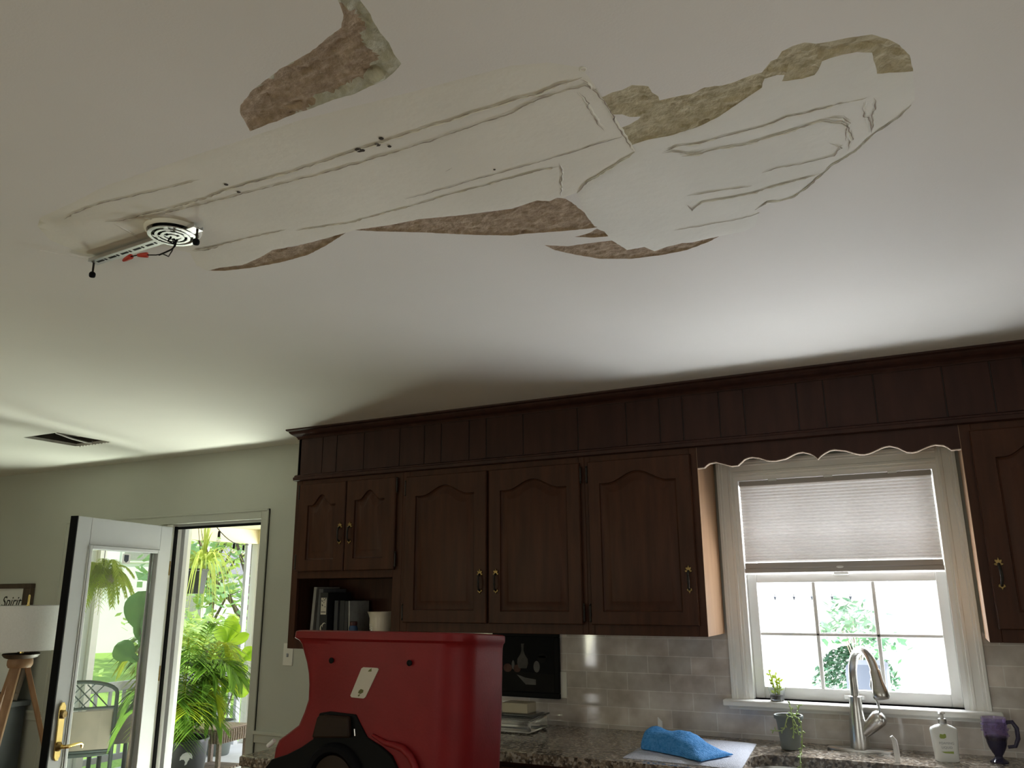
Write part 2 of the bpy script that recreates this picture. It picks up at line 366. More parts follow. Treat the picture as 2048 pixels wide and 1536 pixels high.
# ================================================================== SETTING
# ---- floor and plain walls
struct('floor', MB().box(XL-.1, XR+.1, YF-.1, WY+WT, -.06, 0), M['floor'])
DX0, DX1, DZ = -5.49, -3.68, 1.985       # patio door opening
GX0, GX1, GZ0, GZ1 = -.775, .072, 1.072, 2.045   # kitchen window opening
wb = MB()
wb.box(XL, DX0, WY, WY+WT, 0, CZ); wb.box(DX0, DX1, WY, WY+WT, DZ, CZ); wb.box(DX1, GX0, WY, WY+WT, 0, CZ)
wb.box(GX0, GX1, WY, WY+WT, 0, GZ0); wb.box(GX0, GX1, WY, WY+WT, GZ1, CZ); wb.box(GX1, XR, WY, WY+WT, 0, CZ)
struct('wall_back', wb, M['wall'], smooth=0)
struct('wall_left', MB().box(XL-.1, XL, YF, WY+WT, 0, CZ), M['wall'])
SW = (-1.5, 1.3, .9, 2.0)  # opening added in the unseen right wall for fill light
struct('wall_right', MB().box(XR, XR+.1, YF, SW[0], 0, CZ).box(XR, XR+.1, SW[1], WY+WT, 0, CZ).box(XR, XR+.1, SW[0], SW[1], 0, SW[2]).box(XR, XR+.1, SW[0], SW[1], SW[3], CZ), M['wall'], smooth=0)
# wall behind the viewer, its guessed openings added to let fill light in
wf = MB(); FW = [(-6.4,-5.0,.9,2.0), (-4.60,-4.34,.47,2.0), (-2.2,.2,.9,2.0)]
xs = XL
for (a, b, z0, z1) in FW:
    wf.box(xs, a, YF-.1, YF, 0, CZ); wf.box(a, b, YF-.1, YF, 0, z0); wf.box(a, b, YF-.1, YF, z1, CZ); xs = b
wf.box(xs, XR, YF-.1, YF, 0, CZ)
struct('wall_front', wf, M['wall'], smooth=0)
for (a, b, z0, z1) in FW: portal((a+b)/2, YF-.12, (z0+z1)/2, b-a, z1-z0, 1)

# ---- ceiling with the torn and patched area
def K1(*p): return [(x/2, y/2) for x, y in p]          # points read off the photograph, left half
def K2(*p): return [(1024+x/2, y/2) for x, y in p]     # right half
def rough(poly, step=.009, amp=.0022, seed=0):
    """outline on the ceiling in metres, subdivided and frayed"""
    P = [Vector(cl(*p)) for p in poly]; out = []
    for i, a in enumerate(P):
        b = P[(i+1) % len(P)]; L = (b-a).length; n = max(1, int(L/step)); t = (b-a)/max(L,1e-6); nn = Vector((-t.y, t.x))
        for k in range(n):
            q = a.lerp(b, k/n); w = 0 if k == 0 else noise.noise(Vector((q.x*90+seed, q.y*90, seed)))*amp
            out.append(q + nn*w)
    return out
def pip(p, poly):
    x, y = p[0], p[1]; c = False; n = len(poly); j = n-1
    for i in range(n):
        a, b = poly[i], poly[j]
        if (a[1] > y) != (b[1] > y) and x < (b[0]-a[0])*(y-a[1])/(b[1]-a[1])+a[0]: c = not c
        j = i
    return c
def pdist(p, poly):
    best = 1e9; n = len(poly)
    for i in range(n):
        a = poly[i]; b = poly[(i+1)%n]; dx, dy = b[0]-a[0], b[1]-a[1]; L = dx*dx+dy*dy
        t = 0 if L == 0 else max(0, min(1, ((p[0]-a[0])*dx+(p[1]-a[1])*dy)/L))
        d = (p[0]-a[0]-t*dx)**2+(p[1]-a[1]-t*dy)**2
        if d < best: best = d
    return sqrt(best)
def mesh2d(polys, grid=None):
    """constrained triangulation of outlines (+ inner grid points of the first outline)"""
    vs = []; es = []
    for P in polys:
        n = len(vs); vs += [Vector((p[0], p[1])) for p in P]; es += [(n+i, n+(i+1)%len(P)) for i in range(len(P))]
    if grid: vs += [Vector(g) for g in grid]
    r = delaunay_2d_cdt(vs, es, [], 0, 1e-5)
    return r[0], r[2]
def gridpts(P, step, jit=.3):
    x0 = min(p[0] for p in P); x1 = max(p[0] for p in P); y0 = min(p[1] for p in P); y1 = max(p[1] for p in P); o = []
    y = y0
    while y < y1:
        x = x0
        while x < x1:
            q = (x+random.uniform(-jit, jit)*step, y+random.uniform(-jit, jit)*step)
            if pip(q, P): o.append(q)
            x += step
        y += step
    return o

TORN = {
 'a': K1((1352,0),(1374,60),(1365,110),(1310,150),(1240,210),(1130,270),(1010,360),(962,420),(960,450),(1000,525),(1090,490),(1180,455),(1230,440),(1330,400),(1420,375),(1480,345),(1540,320),(1580,285),(1605,255),(1575,215),(1555,170),(1520,130),(1490,80),(1470,40),(1440,0),(1400,-120),(1300,-120)),
 'b': K2((360,390),(400,370),(440,360),(480,340),(545,345),(560,370),(585,385),(590,402),(640,390),(720,375),(770,350),(850,340),(920,315),(960,300),(1000,290),(1020,265),(1035,245),(1060,235),(1080,205),(1120,185),(1170,170),(1215,175),(1280,165),(1350,150),(1440,138),(1500,155),(1550,180),(1590,220),(1605,285),(1530,290),(1460,295),(1455,265),(1440,210),(1380,208),(1300,225),(1240,245),(1225,280),(1210,300),(1160,315),(1080,325),(1090,300),(1060,300),(1010,315),(1000,350),(940,390),(880,430),(830,465),(760,500),(690,525),(620,545),(540,560),(480,580),(465,560),(440,510),(470,498),(505,478),(515,466),(470,468),(440,457),(404,458)),
 'c': K1((1420,920),(1560,900),(1680,875),(1850,860),(2048,835)) + K2((60,815),(100,800),(150,805),(180,790),(215,795),(240,810),(270,835),(290,850),(310,880),(330,905),(345,908),(300,915),(200,925),(50,935),(0,942)) + K1((1900,940),(1700,930),(1500,925)),
 'd': K1((830,1083),(880,1070),(970,1060),(1040,1030),(1090,1000),(1180,985),(1260,965),(1385,930),(1300,985),(1230,1020),(1120,1050),(1000,1072),(900,1083)),
 'e': K2((130,980),(220,985),(290,975),(400,962),(430,980),(460,1000),(530,988),(570,1005),(620,985),(680,970),(720,970),(760,960),(830,945),(780,970),(700,1000),(600,1020),(480,1035),(350,1035),(250,1018),(170,1000)),
 'f': K2((250,948),(300,935),(340,915),(370,925),(385,945),(330,950)),
}
BROWN_A = [cl(*p) for p in K1((1340,-120),(1360,0),(1420,60),(1455,110),(1440,150),(1500,240),(1450,320),(1300,380),(1270,410),(1200,450),(1000,540),(940,450),(950,400),(1340,120))]
TP = {k: rough(v, seed=ord(k)) for k, v in TORN.items()}
HX0, HX1, HY0, HY1 = -4.708, -4.393, 2.90, 3.243
HOLE = [Vector(p) for p in ((HX0,HY0),(HX1,HY0),(HX1,HY1),(HX0+.02,HY1),(HX0,HY1-.01))]
outer = [Vector(p) for p in ((XL-.1,YF-.1),(XR+.1,YF-.1),(XR+.1,WY+WT),(XL-.1,WY+WT))]
vs, fs = mesh2d([outer, HOLE]+list(TP.values()))
cb = MB(); cuts = [HOLE]+list(TP.values())
keep = []
for f in fs:
    c = sum((vs[i] for i in f), Vector((0,0)))/3
    if not any(pip(c, P) for P in cuts): keep.append(f)
cb.add([(v.x, v.y, CZ) for v in vs], keep)
ceiling = struct('ceiling', cb, M['paint_ceiling'], smooth=0, fix=False)
for p in ceiling.data.polygons:
    if p.normal.z > 0: p.flip()
slab = MB().box(XL-.1, XR+.1, YF-.1, HY0, CZ+.06, CZ+.1); slab.box(XL-.1, HX0, HY0, HY1, CZ+.06, CZ+.1); slab.box(HX1, XR+.1, HY0, HY1, CZ+.06, CZ+.1); slab.box(XL-.1, XR+.1, HY1, WY+WT, CZ+.06, CZ+.1)
obj('board_backing', slab, M['cut_gypsum'], ceiling)
LBL = {'a': 'torn brown paper patch with a grey fringe', 'b': 'long khaki torn patch along the right plaster repair', 'c': 'torn wedge under the plaster strip', 'd': 'small torn sliver beside the round plate', 'e': 'torn crescent below the right plaster repair', 'f': 'tiny torn point above the crescent'}
for k, P in TP.items():
    g = gridpts(P, .0065); vs, fs = mesh2d([P], g); mb = MB(); zz = []
    for v in vs:
        d = pdist(v, P); q = Vector((v.x*38, v.y*38, ord(k)))
        lump = noise.noise(q)*.5 + noise.noise(q*2.7)*.45 + noise.noise(Vector((v.x*30, v.y*95, 3)))*.5
        z = .0045*min(1, d/.006) + lump*.0062*min(1, d/.008)
        if k in 'ab': z -= .0065*max(0, 1-abs(d-.010)/.010)*(.6+noise.noise(q*1.4))
        if k == 'a' and not pip(v, BROWN_A): z += noise.noise(q*1.1+Vector((3,3,3)))*.007*min(1, d/.01)
        zz.append((v.x, v.y, CZ+z))
    mb.v = [Vector(p) for p in zz]
    for f in fs:
        c = sum((vs[i] for i in f), Vector((0,0)))/3
        if not pip(c, P): continue
        mb.f.append(list(f))
        if k == 'a':
            j = Vector((noise.noise(Vector((c.x*40, c.y*40, 1)))*.012, noise.noise(Vector((c.x*40, c.y*40, 5)))*.012))
            mb.mi.append(0 if pip(c+j, BROWN_A) else 1)
        else: mb.mi.append(0)
    mats = {'a': [M['torn_brown'], M['torn_green']], 'b': [M['torn_khaki']]}.get(k, [M['torn_brown']])
    obj('torn_patch', mb, mats, ceiling, smooth=60, label=LBL[k])
# plaster skim coats, a millimetre proud of the paint, feathered at their edges
SKIM = {
 'strip': (K1((160,870),(270,820),(360,775),(430,740),(580,690),(780,620),(1000,550),(1200,480),(1400,430),(1640,370),(1900,300),(2048,262)) + K2((150,250),(280,270),(330,340),(400,455),(465,560),(492,605),(400,668),(320,712),(262,770),(200,792),(150,805),(60,815),(0,832)) + K1((1850,860),(1560,900),(1420,920),(1390,930),(1260,965),(1090,1000),(1040,1030),(970,1060),(830,1083),(785,1062),(760,1010),(640,985),(380,1035),(200,960),(150,905)), 'skim', .0011),
 'right': (K2((490,607),(480,580),(540,560),(690,525),(830,465),(940,390),(1000,350),(1010,315),(1090,300),(1080,325),(1210,300),(1240,245),(1300,225),(1440,210),(1460,295),(1605,287),(1610,400),(1560,460),(1450,540),(1380,600),(1280,655),(1240,700),(1120,790),(1050,805),(980,840),(985,870),(970,905),(930,925),(830,945),(760,960),(570,1005),(530,988),(460,1000),(400,962),(330,905),(290,850),(260,770),(320,714),(400,670)), 'skim2', .0016),
}
SKP = {}
for k, (px, mk, h) in SKIM.items():
    P = rough(px, step=.02, amp=.0015, seed=3); SKP[k] = P
    if k == 'strip':
        pl = [Vector(cl(*p)) for p in K1((560,870),(960,772),(1500,628),(2048,448)) + K2((125,388),(262,360),(340,470),(400,545),(470,600)) + K1((2048,700),(1800,770),(1500,860),(1180,925),(820,1000),(700,960))]
    else:
        pl = [Vector(cl(*p)) for p in K2((640,612),(900,548),(1130,495),(1300,455),(1410,398),(1430,530),(1290,640),(1030,748),(800,805),(690,815),(640,720))]
    g = gridpts(P, .016); vs, fs = mesh2d([P]+list(TP.values()), g); mb = MB()
    for v in vs:
        d = pdist(v, P) if pip(v, P) else 0; q = Vector((v.x*9, v.y*9, 1))
        z = h*min(1, d/.012) + noise.noise(q)*.0006*min(1, d/.03)
        if pip(v, pl): z += (-.0008 if k == 'right' else .0007)*min(1, pdist(v, pl)/.012)
        mb.v.append(Vector((v.x, v.y, CZ-max(z, .00005 if d == 0 else .0003))))
    for f in fs:
        c = sum((vs[i] for i in f), Vector((0,0)))/3
        if pip(c, P) and not any(pip(c, T) for T in TP.values()): mb.f.append(list(f)); mb.mi.append(0)
    obj('plaster_coat', mb, M[mk], ceiling, smooth=60, label={'strip': 'long plaster repair strip running from the round plate', 'right': 'broad white plaster repair on the right'}[k])
# ridges and creases left by the trowel
RIDGE = [
 (K1((260,875),(290,855),(360,825),(450,800),(560,775),(700,745),(800,715)), .004, .0015),
 (K1((560,862),(700,828),(830,792),(900,760),(1000,730),(1150,690),(1290,645),(1420,602),(1510,572),(1640,530),(1800,480),(1950,430),(2048,402))+K2((100,375),(180,342),(280,310)), .0055, .0026),
 (K1((600,867),(760,827),(960,777),(1100,740),(1300,690),(1500,630),(1700,570),(1860,512),(2048,450))+K2((120,390),(250,352),(290,340),(330,356)), .005, .0018),
 (K2((270,310),(300,325),(320,355),(360,400),(410,470),(450,540),(490,602)), .004, .0024),
 (K2((265,365),(300,410),(340,470),(375,520)), .006, .0022),
 (K1((1180,920),(1390,890),(1500,860),(1650,820),(1800,775),(1950,735),(2048,710))+K2((100,682),(190,665)), .004, .0022),
 (K1((1620,795),(1800,745),(1900,715),(2048,675))+K2((200,618),(400,555),(440,545)), .0035, .0014),
 (K1((460,890),(500,915),(560,950)), .004, .002), (K1((540,857),(640,882),(790,900)), .006, .0024), (K1((420,885),(500,880),(600,850)), .006, .002),
 (K1((770,1000),(850,985),(960,958),(1150,915)), .007, .0028), (K1((770,1003),(820,1000),(900,976)), .005, .002),
 (K2((600,610),(660,582),(750,570),(900,530),(1040,492),(1100,465),(1180,450),(1300,415),(1400,395),(1440,380)), .005, .0026),
 (K2((1412,398),(1418,460),(1430,530)), .006, .0026), (K2((1440,385),(1450,440),(1442,528)), .004, .002),
 (K2((680,625),(760,612),(830,590),(930,578),(1030,545),(1130,515),(1230,482),(1310,490),(1340,510),(1360,560),(1352,600)), .006, .0032),
 (K2((1240,470),(1320,468),(1345,490),(1345,560)), .005, .002), (K2((600,612),(640,604),(700,612),(770,596)), .004, .002),
 (K2((690,815),(720,840),(760,805),(870,790),(960,770),(1040,745),(1150,715),(1240,690)), .0055, .003), (K2((700,782),(850,757),(960,742)), .004, .0014),
 (K2((1000,690),(1060,670),(1150,655),(1230,635),(1290,620),(1310,590),(1270,567)), .004, .0016),
 (K2((970,838),(1020,806),(1060,804),(1130,785),(1200,732),(1280,660),(1380,600),(1450,532),(1540,470),(1600,420)), .0032, .0022),
 (K2((630,922),(760,900),(880,880),(990,852)), .004, .0012), (K2((262,770),(300,727),(400,667),(492,608)), .004, .0026),
 (K2((190,645),(202,690),(197,780)), .004, .0016), (K1((1780,685),(1800,675),(1815,662)), .004, .0014), (K1((160,1000),(260,1018),(370,1040)), .003, .0012),
]
for n_, (px, w, h) in enumerate(RIDGE):
    P = [Vector(cl(*p)) for p in px]; pts = []
    for a, b in zip(P, P[1:]):
        m = max(1, int((b-a).length/.006))
        for k in range(m): pts.append(a.lerp(b, k/m))
    pts.append(P[-1]); mb = MB(); V = []
    for i, p in enumerate(pts):
        t = (pts[min(i+1,len(pts)-1)]-pts[max(i-1,0)]).normalized(); nn = Vector((-t.y, t.x))
        q = Vector((p.x*70, p.y*70, n_)); j = noise.noise(q)*.0028 + noise.noise(q*.35)*.003
        e = min(1, i/4, (len(pts)-1-i)/4); hh = 1.3*h*(.75+.9*noise.noise(q*1.7))*e; ww = .72*w*(.8+.5*noise.noise(q*1.3))
        p = p+nn*j
        for s, z in ((-1,0),(-.45,.55),(0,1),(.35,.8),(1,0)):
            c = p+nn*ww*s; V.append((c.x, c.y, CZ-.0012-max(hh,.0001)*z + (.0012 if z == 0 else 0)))
    m = len(pts); mb.add(V, [(i*5+k, i*5+k+1, (i+1)*5+k+1, (i+1)*5+k) for i in range(m-1) for k in range(4)])
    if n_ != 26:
        mb.cur = 1; W_ = []  # strip on the near side of the ridge, shade put in as colour
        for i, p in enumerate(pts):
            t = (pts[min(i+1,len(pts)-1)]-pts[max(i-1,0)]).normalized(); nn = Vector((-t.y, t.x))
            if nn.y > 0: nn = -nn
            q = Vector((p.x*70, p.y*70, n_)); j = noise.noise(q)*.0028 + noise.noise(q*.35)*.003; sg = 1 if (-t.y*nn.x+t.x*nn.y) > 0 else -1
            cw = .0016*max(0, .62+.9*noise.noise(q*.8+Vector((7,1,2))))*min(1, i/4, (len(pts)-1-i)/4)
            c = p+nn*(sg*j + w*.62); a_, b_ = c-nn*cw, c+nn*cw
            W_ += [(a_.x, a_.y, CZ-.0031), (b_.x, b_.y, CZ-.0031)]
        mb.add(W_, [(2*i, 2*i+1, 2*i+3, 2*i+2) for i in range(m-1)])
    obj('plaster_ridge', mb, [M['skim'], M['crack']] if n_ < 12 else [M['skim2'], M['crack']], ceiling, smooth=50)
# small nail pits along the strip
for (x, y, r) in [(1525,550,5),(1435,597,8),(1510,575,6),(1558,582,4),(905,735,4.5),(955,765,4),(1978,675,2.5),(1450,598,5)]:
    p = cl(x/2, y/2); rr = r*.00075
    obj('nail_pit', MB().lathe([(rr*1.5,-.0022),(rr*1.25,-.0029),(rr*.9,-.0032),(.0001,-.0032)], (p[0],p[1],CZ), 9), M['attic'], ceiling)
p = cl(1024+283/2, 277/2)
obj('plaster_ring', MB().lathe([(.004,0),(.0042,-.0012),(.0055,-.0016),(.0068,-.001),(.007,0)], (p[0],p[1],CZ), 16, cap=False), M['skim'], ceiling)
# square cut-out: gypsum edges and the dark joist space above
ed = MB()
for (a, b, c, d) in ((HX0-.002,HX0,HY0,HY1),(HX1,HX1+.002,HY0,HY1),(HX0,HX1,HY0-.002,HY0),(HX0,HX1,HY1,HY1+.002)): ed.box(a, b, c, d, CZ, CZ+.016)
obj('cut_edge', ed, M['cut_gypsum'], ceiling, label='pale cut edge of the square opening')
cv = MB().box(HX0-.2, HX0-.002, HY0-.2, HY1+.2, CZ+.016, CZ+.32); cv.box(HX1+.002, HX1+.2, HY0-.2, HY1+.2, CZ+.016, CZ+.32)
cv.box(HX0-.2, HX1+.2, HY0-.2, HY0-.002, CZ+.016, CZ+.32); cv.box(HX0-.2, HX1+.2, HY1+.002, HY1+.2, CZ+.016, CZ+.32); cv.box(HX0-.2, HX1+.2, HY0-.2, HY1+.2, CZ+.32, CZ+.36)
obj('joist_cavity', cv, M['attic'], ceiling, label='dark space above the square opening')
chips = MB()
for i in range(10):
    x = HX0+.03+i*.029; chips.prism([(x, CZ), (x+.012, CZ), (x+.006, CZ-.003-random.random()*.006)], HY1-.002, HY1+.001)
obj('paper_shred', chips, M['cut_gypsum'], ceiling)

# ---- trim: skirting and chair rail on the door wall
tr = MB()
for a, b in ((DX1+.055, -3.0), (XL, DX0-.08)):
    tr.box(a, b, WY-.012, WY, .70, .745); tr.box(a, b, WY-.02, WY, .745, .765)
struct('trim_1', tr, M['wall'], label='painted chair rail on the wall beside the patio door', bevel=.003)
bs = MB()
for a, b in ((XL, DX0-.08), (DX1+.08, -3.14)): bs.box(a, b, WY-.015, WY, 0, .1)
struct('baseboard_back', bs, M['white_trim'], bevel=.004)

# ---- patio door: casing, fixed panel, swung leaf
d1 = thing('door_1', None, None, ((DX0+DX1)/2, WY, 0), kind='structure')
d1['label'] = 'patio door unit with casing, fixed glass panel and centre post'
def molding(mb, x0, x1, z0, z1, w, t=.018):
    """flat casing with a raised outer bead, legs and head"""
    for a, b in ((x0-w, x0), (x1, x1+w)):
        o = a if a < x0 else b-.014
        mb.box(a, b, WY-t*.7, WY, z0, z1+w); mb.box(o, o+.014, WY-t, WY, z0, z1+w)
    mb.box(x0, x1, WY-t*.7, WY, z1, z1+w); mb.box(x0-w, x1+w, WY-t, WY, z1+w-.014, z1+w)
    return mb
obj('casing', molding(MB(), DX0, DX1, 0, DZ, .062), M['wall'], d1, bevel=.003)
jb = MB(); jb.box(DX0, DX0+.02, WY, WY+WT, 0, DZ); jb.box(DX1-.02, DX1, WY+.03, WY+WT, 0, DZ); jb.box(DX0, DX1, WY+.03, WY+WT, DZ-.02, DZ); jb.box(DX0, DX1, WY+.0, WY+WT, 0, .03)
obj('jamb', jb, M['white_trim'], d1)
PX = -4.47
obj('centre_post', MB().box(PX-.045, PX+.012, WY-.004, WY+WT, 0, DZ), M['white_trim'], d1, bevel=.003)
obj('weather_strip', MB().box(PX+.012, PX+.024, WY+.01, WY+.03, 0, DZ-.015).box(PX+.012, DX1-.02, WY+.012, WY+.03, DZ-.034, DZ-.018), M['rubber'], d1, label='black rubber weather strip')
obj('screen_frame', MB().box(PX+.024, PX+.058, WY+.06, WY+.09, .03, DZ-.03), M['porch_floor'], d1)
fp = MB(); fx0, fx1 = DX0+.02, PX-.045
fp.box(fx0, fx0+.1, WY+.05, WY+.095, .03, DZ-.02); fp.box(fx1-.1, fx1, WY+.05, WY+.095, .03, DZ-.02); fp.box(fx0+.1, fx1-.1, WY+.05, WY+.095, DZ-.14, DZ-.02); fp.box(fx0+.1, fx1-.1, WY+.05, WY+.095, .03, .25)
fpo = obj('fixed_panel', fp, M['white_trim'], d1, bevel=.004)
obj('pane', MB().box(fx0+.1, fx1-.1, WY+.07, WY+.074, .25, DZ-.14), M['doorglass'], fpo)
# the leaf is hinged at PX and swung about 76 degrees into the room
LW, LT = .855, .045
leaf = thing('patio_door', 'white glazed patio door leaf standing open into the room, black edge towards us', 'door', (PX+.03, WY-.02, 0))
dv = Vector((.206, -.85, 0)).normalized(); nv = Vector((-dv.y, dv.x, 0))*1.0   # nv points at +x side
LM = Matrix(((dv.x, nv.x, 0, PX+.03), (dv.y, nv.y, 0, WY-.02), (0, 0, 1, 0), (0,0,0,1)))
ST = .115
lf = MB(); lf.box(0, ST, -LT, 0, .02, 1.965); lf.box(LW-ST, LW-.006, -LT, 0, .02, 1.965); lf.box(ST, LW-ST, -LT, 0, 1.965-.155, 1.965); lf.box(ST, LW-ST, -LT, 0, .02, .25)
leaf_o = obj('frame', lf.xf(LM), M['door_paint'], leaf, bevel=.003)
gb = MB()
for y0, y1 in ((-.002,.008), (-LT-.008,-LT+.002)):
    gb.box(ST, ST+.022, y0, y1, .25, 1.81); gb.box(LW-ST-.022, LW-ST, y0, y1, .25, 1.81); gb.box(ST+.022, LW-ST-.022, y0, y1, 1.788, 1.81); gb.box(ST+.022, LW-ST-.022, y0, y1, .25, .272)
obj('glazing_bead', gb.xf(LM), M['door_paint'], leaf, bevel=.003)
obj('glass', MB().box(ST+.005, LW-ST-.005, -.026, -.02, .255, 1.805).xf(LM), M['doorglass'], leaf)
obj('edge_seal', MB().box(LW-.006, LW+.001, -LT, .0, .02, 1.965).xf(LM), M['rubber'], leaf, label='black weather seal on the free edge')
obj('warranty_sticker', MB().box(.36, .43, .0, .0012, 1.715, 1.775).xf(LM @ Matrix.Translation((0,-.0195,0))), M['paper'], leaf, label='small white sticker at the top of the glass')
obj('sticker_shield', MB().prism([(.375,1.768),(.415,1.768),(.415,1.735),(.395,1.722),(.375,1.735)], .0012, .002).xf(LM @ Matrix.Translation((0,-.0195,0))), M['car'], leaf)
# handle set on the leaf
hx = LW-.058
pl_ = [(-.016,-.135),(-.010,-.145),(.010,-.145),(.016,-.135),(.023,-.128),(.023,.128),(.016,.135),(.010,.145),(-.010,.145),(-.016,.135),(-.023,.128),(-.023,-.128)]
hz = .83
esc = obj('escutcheon', MB().prism([(hx+a, hz+b) for a, b in pl_], 0, .009).xf(LM), M['brass_bright'], leaf, bevel=.003)
obj('deadbolt', MB().lathe([(.022,.009),(.022,.02),(.017,.026),(.004,.026)], (hx, 0, hz+.085), 20, 'y').xf(LM @ Matrix.Scale(-1, 4, (0,1,0))), M['brass'], esc)
hp = [(hx, .008, hz-.075), (hx, .045, hz-.075), (hx-.012, .058, hz-.075), (hx-.05, .062, hz-.072), (hx-.10, .060, hz-.073), (hx-.118, .056, hz-.082), (hx-.122, .052, hz-.098)]
obj('lever', MB().tube([LM @ Vector(p) for p in hp], [.013,.010,.010,.009,.008,.008,.006], 10), M['brass_bright'], esc)
obj('rose', MB().lathe([(.024,.008),(.024,.014),(.018,.020),(.011,.03)], (hx, 0, hz-.075), 20, 'y').xf(LM @ Matrix.Scale(-1, 4, (0,1,0))), M['brass'], esc)
for z in (.4, 1.05, 1.7):
    obj('hinge', MB().lathe([(.007,-.045),(.007,.045)], (PX+.022, WY-.012, z), 10), M['brass'], leaf)

# ---- kitchen window
w1 = thing('window_1', None, None, ((GX0+GX1)/2, WY, GZ0), kind='structure')
w1['label'] = 'white double hung window above the sink'
prof = [(0,.008),(.010,.008),(.012,.013),(.022,.013),(.025,.010),(.048,.011),(.052,.016),(.060,.016),(.063,.019),(.074,.019),(.076,0),(0,0)]
cs = MB()
def casleg(x, sgn, z0, z1):
    cs.prism([(x+sgn*u, WY-v) for u, v in prof], z0, z1, 'z')
casleg(GX0, -1, GZ0, GZ1+.076); casleg(GX1, 1, GZ0, GZ1+.076)
cs.prism([(WY-v, GZ1+u) for u, v in prof], GX0, GX1, 'x')
obj('casing', cs, M['white_trim'], w1, smooth=0)
sl = MB().prism([(WY-.062,1.045),(WY-.066,1.050),(WY-.066,1.066),(WY-.060,1.072),(WY+.08,1.072),(WY+.08,1.045)], -.880, .180, 'x')
obj('sill', sl, M['white_trim'], w1, bevel=.004)
obj('apron', MB().prism([(WY-.02,1.045),(WY-.024,1.035),(WY-.03,1.045)], -.862, .158, 'x').box(-.862,.158,WY-.018,WY,1.030,1.045), M['white_trim'], w1)
jm = MB(); jm.box(GX0, GX0+.018, WY, WY+WT, GZ0, GZ1); jm.box(GX1-.018, GX1, WY, WY+WT, GZ0, GZ1); jm.box(GX0+.018, GX1-.018, WY, WY+WT, GZ1-.018, GZ1)
obj('jamb', jm, M['white_win'], w1)
def sash(y0, y1, z0, z1, name, rows=2, cols=3, rw=.042, bot=.05, top=.04):
    x0, x1 = GX0+.018, GX1-.018
    f = MB().box(x0, x0+rw, y0, y1, z0, z1).box(x1-rw, x1, y0, y1, z0, z1).box(x0+rw, x1-rw, y0, y1, z0, z0+bot).box(x0+rw, x1-rw, y0, y1, z1-top, z1)
    s = obj(name, f, M['white_win'], w1, bevel=.004)
    gx0, gx1, gz0, gz1 = x0+rw, x1-rw, z0+bot, z1-top; ym = (y0+y1)/2
    obj('pane', MB().box(gx0, gx1, ym-.002, ym+.002, gz0, gz1), M['glass'], s)
    for i in range(1, cols):
        x = gx0+(gx1-gx0)*i/cols; obj('muntin', MB().box(x-.008, x+.008, ym-.010, ym+.006, gz0, gz1), M['white_win'], s, bevel=.003)
    for i in range(1, rows):
        z = gz0+(gz1-gz0)*i/rows; obj('muntin', MB().box(gx0, gx1, ym-.010, ym+.006, z-.007, z+.007), M['white_win'], s, bevel=.003)
    return s
s1 = sash(WY+.045, WY+.075, GZ0, 1.605, 'lower_sash')
obj('sash_lift', MB().box(-.39,-.31, WY+.030, WY+.046, GZ0+.012, GZ0+.030), M['white_win'], s1, bevel=.003)
obj('sash_lock', MB().box(-.38,-.32, WY+.02, WY+.045, 1.595, 1.612), M['white_win'], s1, bevel=.004)
sash(WY+.085, WY+.115, 1.57, GZ1-.018, 'upper_sash')
# unseen windows behind the viewer, added to let fill light in
for i, (a, b, z0, z1) in enumerate(FW):
    f = MB().box(a, a+.05, YF-.08, YF-.03, z0, z1).box(b-.05, b, YF-.08, YF-.03, z0, z1).box(a+.05, b-.05, YF-.08, YF-.03, z0, z0+.05).box(a+.05, b-.05, YF-.08, YF-.03, z1-.05, z1)
    wo = struct('window_%d' % (i+2), f, M['white_win'])
    obj('pane', MB().box(a+.05, b-.05, YF-.056, YF-.052, z0+.05, z1-.05), M['glass'], wo)
f = MB()
for a, b in ((SW[0], SW[0]+.05), ((SW[0]+SW[1])/2-.03, (SW[0]+SW[1])/2+.03), (SW[1]-.05, SW[1])): f.box(XR+.03, XR+.08, a, b, SW[2], SW[3])
f.box(XR+.03, XR+.08, SW[0], SW[1], SW[2], SW[2]+.05); f.box(XR+.03, XR+.08, SW[0], SW[1], SW[3]-.05, SW[3])
wo = struct('window_5', f, M['white_win'])  # unseen right-hand window, added to let fill light in
obj('pane', MB().box(XR+.052, XR+.056, SW[0]+.05, SW[1]-.05, SW[2]+.05, SW[3]-.05), M['glass'], wo)
# ================================================================== KITCHEN
TL = -3.135     # left end of the cabinet run
BL = -2.45      # left end of the worktop run
# ---- soffit boards, crown and band (built-in trim)
def sweep(prof, name, m, **kw):
    """profile (out, z) run along the left return and the long face with a mitre"""
    n = len(prof); r = [[(TL-o, WY, z) for o, z in prof], [(TL-o, FY-o, z) for o, z in prof], [(XR, FY-o, z) for o, z in prof]]
    return obj(name, MB().loft(r), m, **kw)
so = MB(); so.box(TL+.004, XR, FY+.004, FY+.02, 2.17, CZ); so.box(TL, TL+.018, FY, WY, 2.17, CZ)
struct('trim_2', so, M['groove'], label='dark backing of the soffit boards above the wall cabinets')
gx = [TL,-2.963,-2.863,-2.677,-2.443,-2.287,-2.184,-2.018,-1.919,-1.712,-1.422,-1.18,-1.021,-.914,-.75,-.642,-.421,-.313,-.12,.13,.295,.406,.56,.72,.95,1.1,1.35,1.6,1.8,2.05,XR]
so = MB()
for a, b in zip(gx, gx[1:]): so.box(a+.0022, b-.0022, FY, FY+.012, 2.17, CZ)
struct('trim_3', so, M['wood_dark'], label='dark vertical plank soffit between wall cabinets and ceiling', bevel=.002)
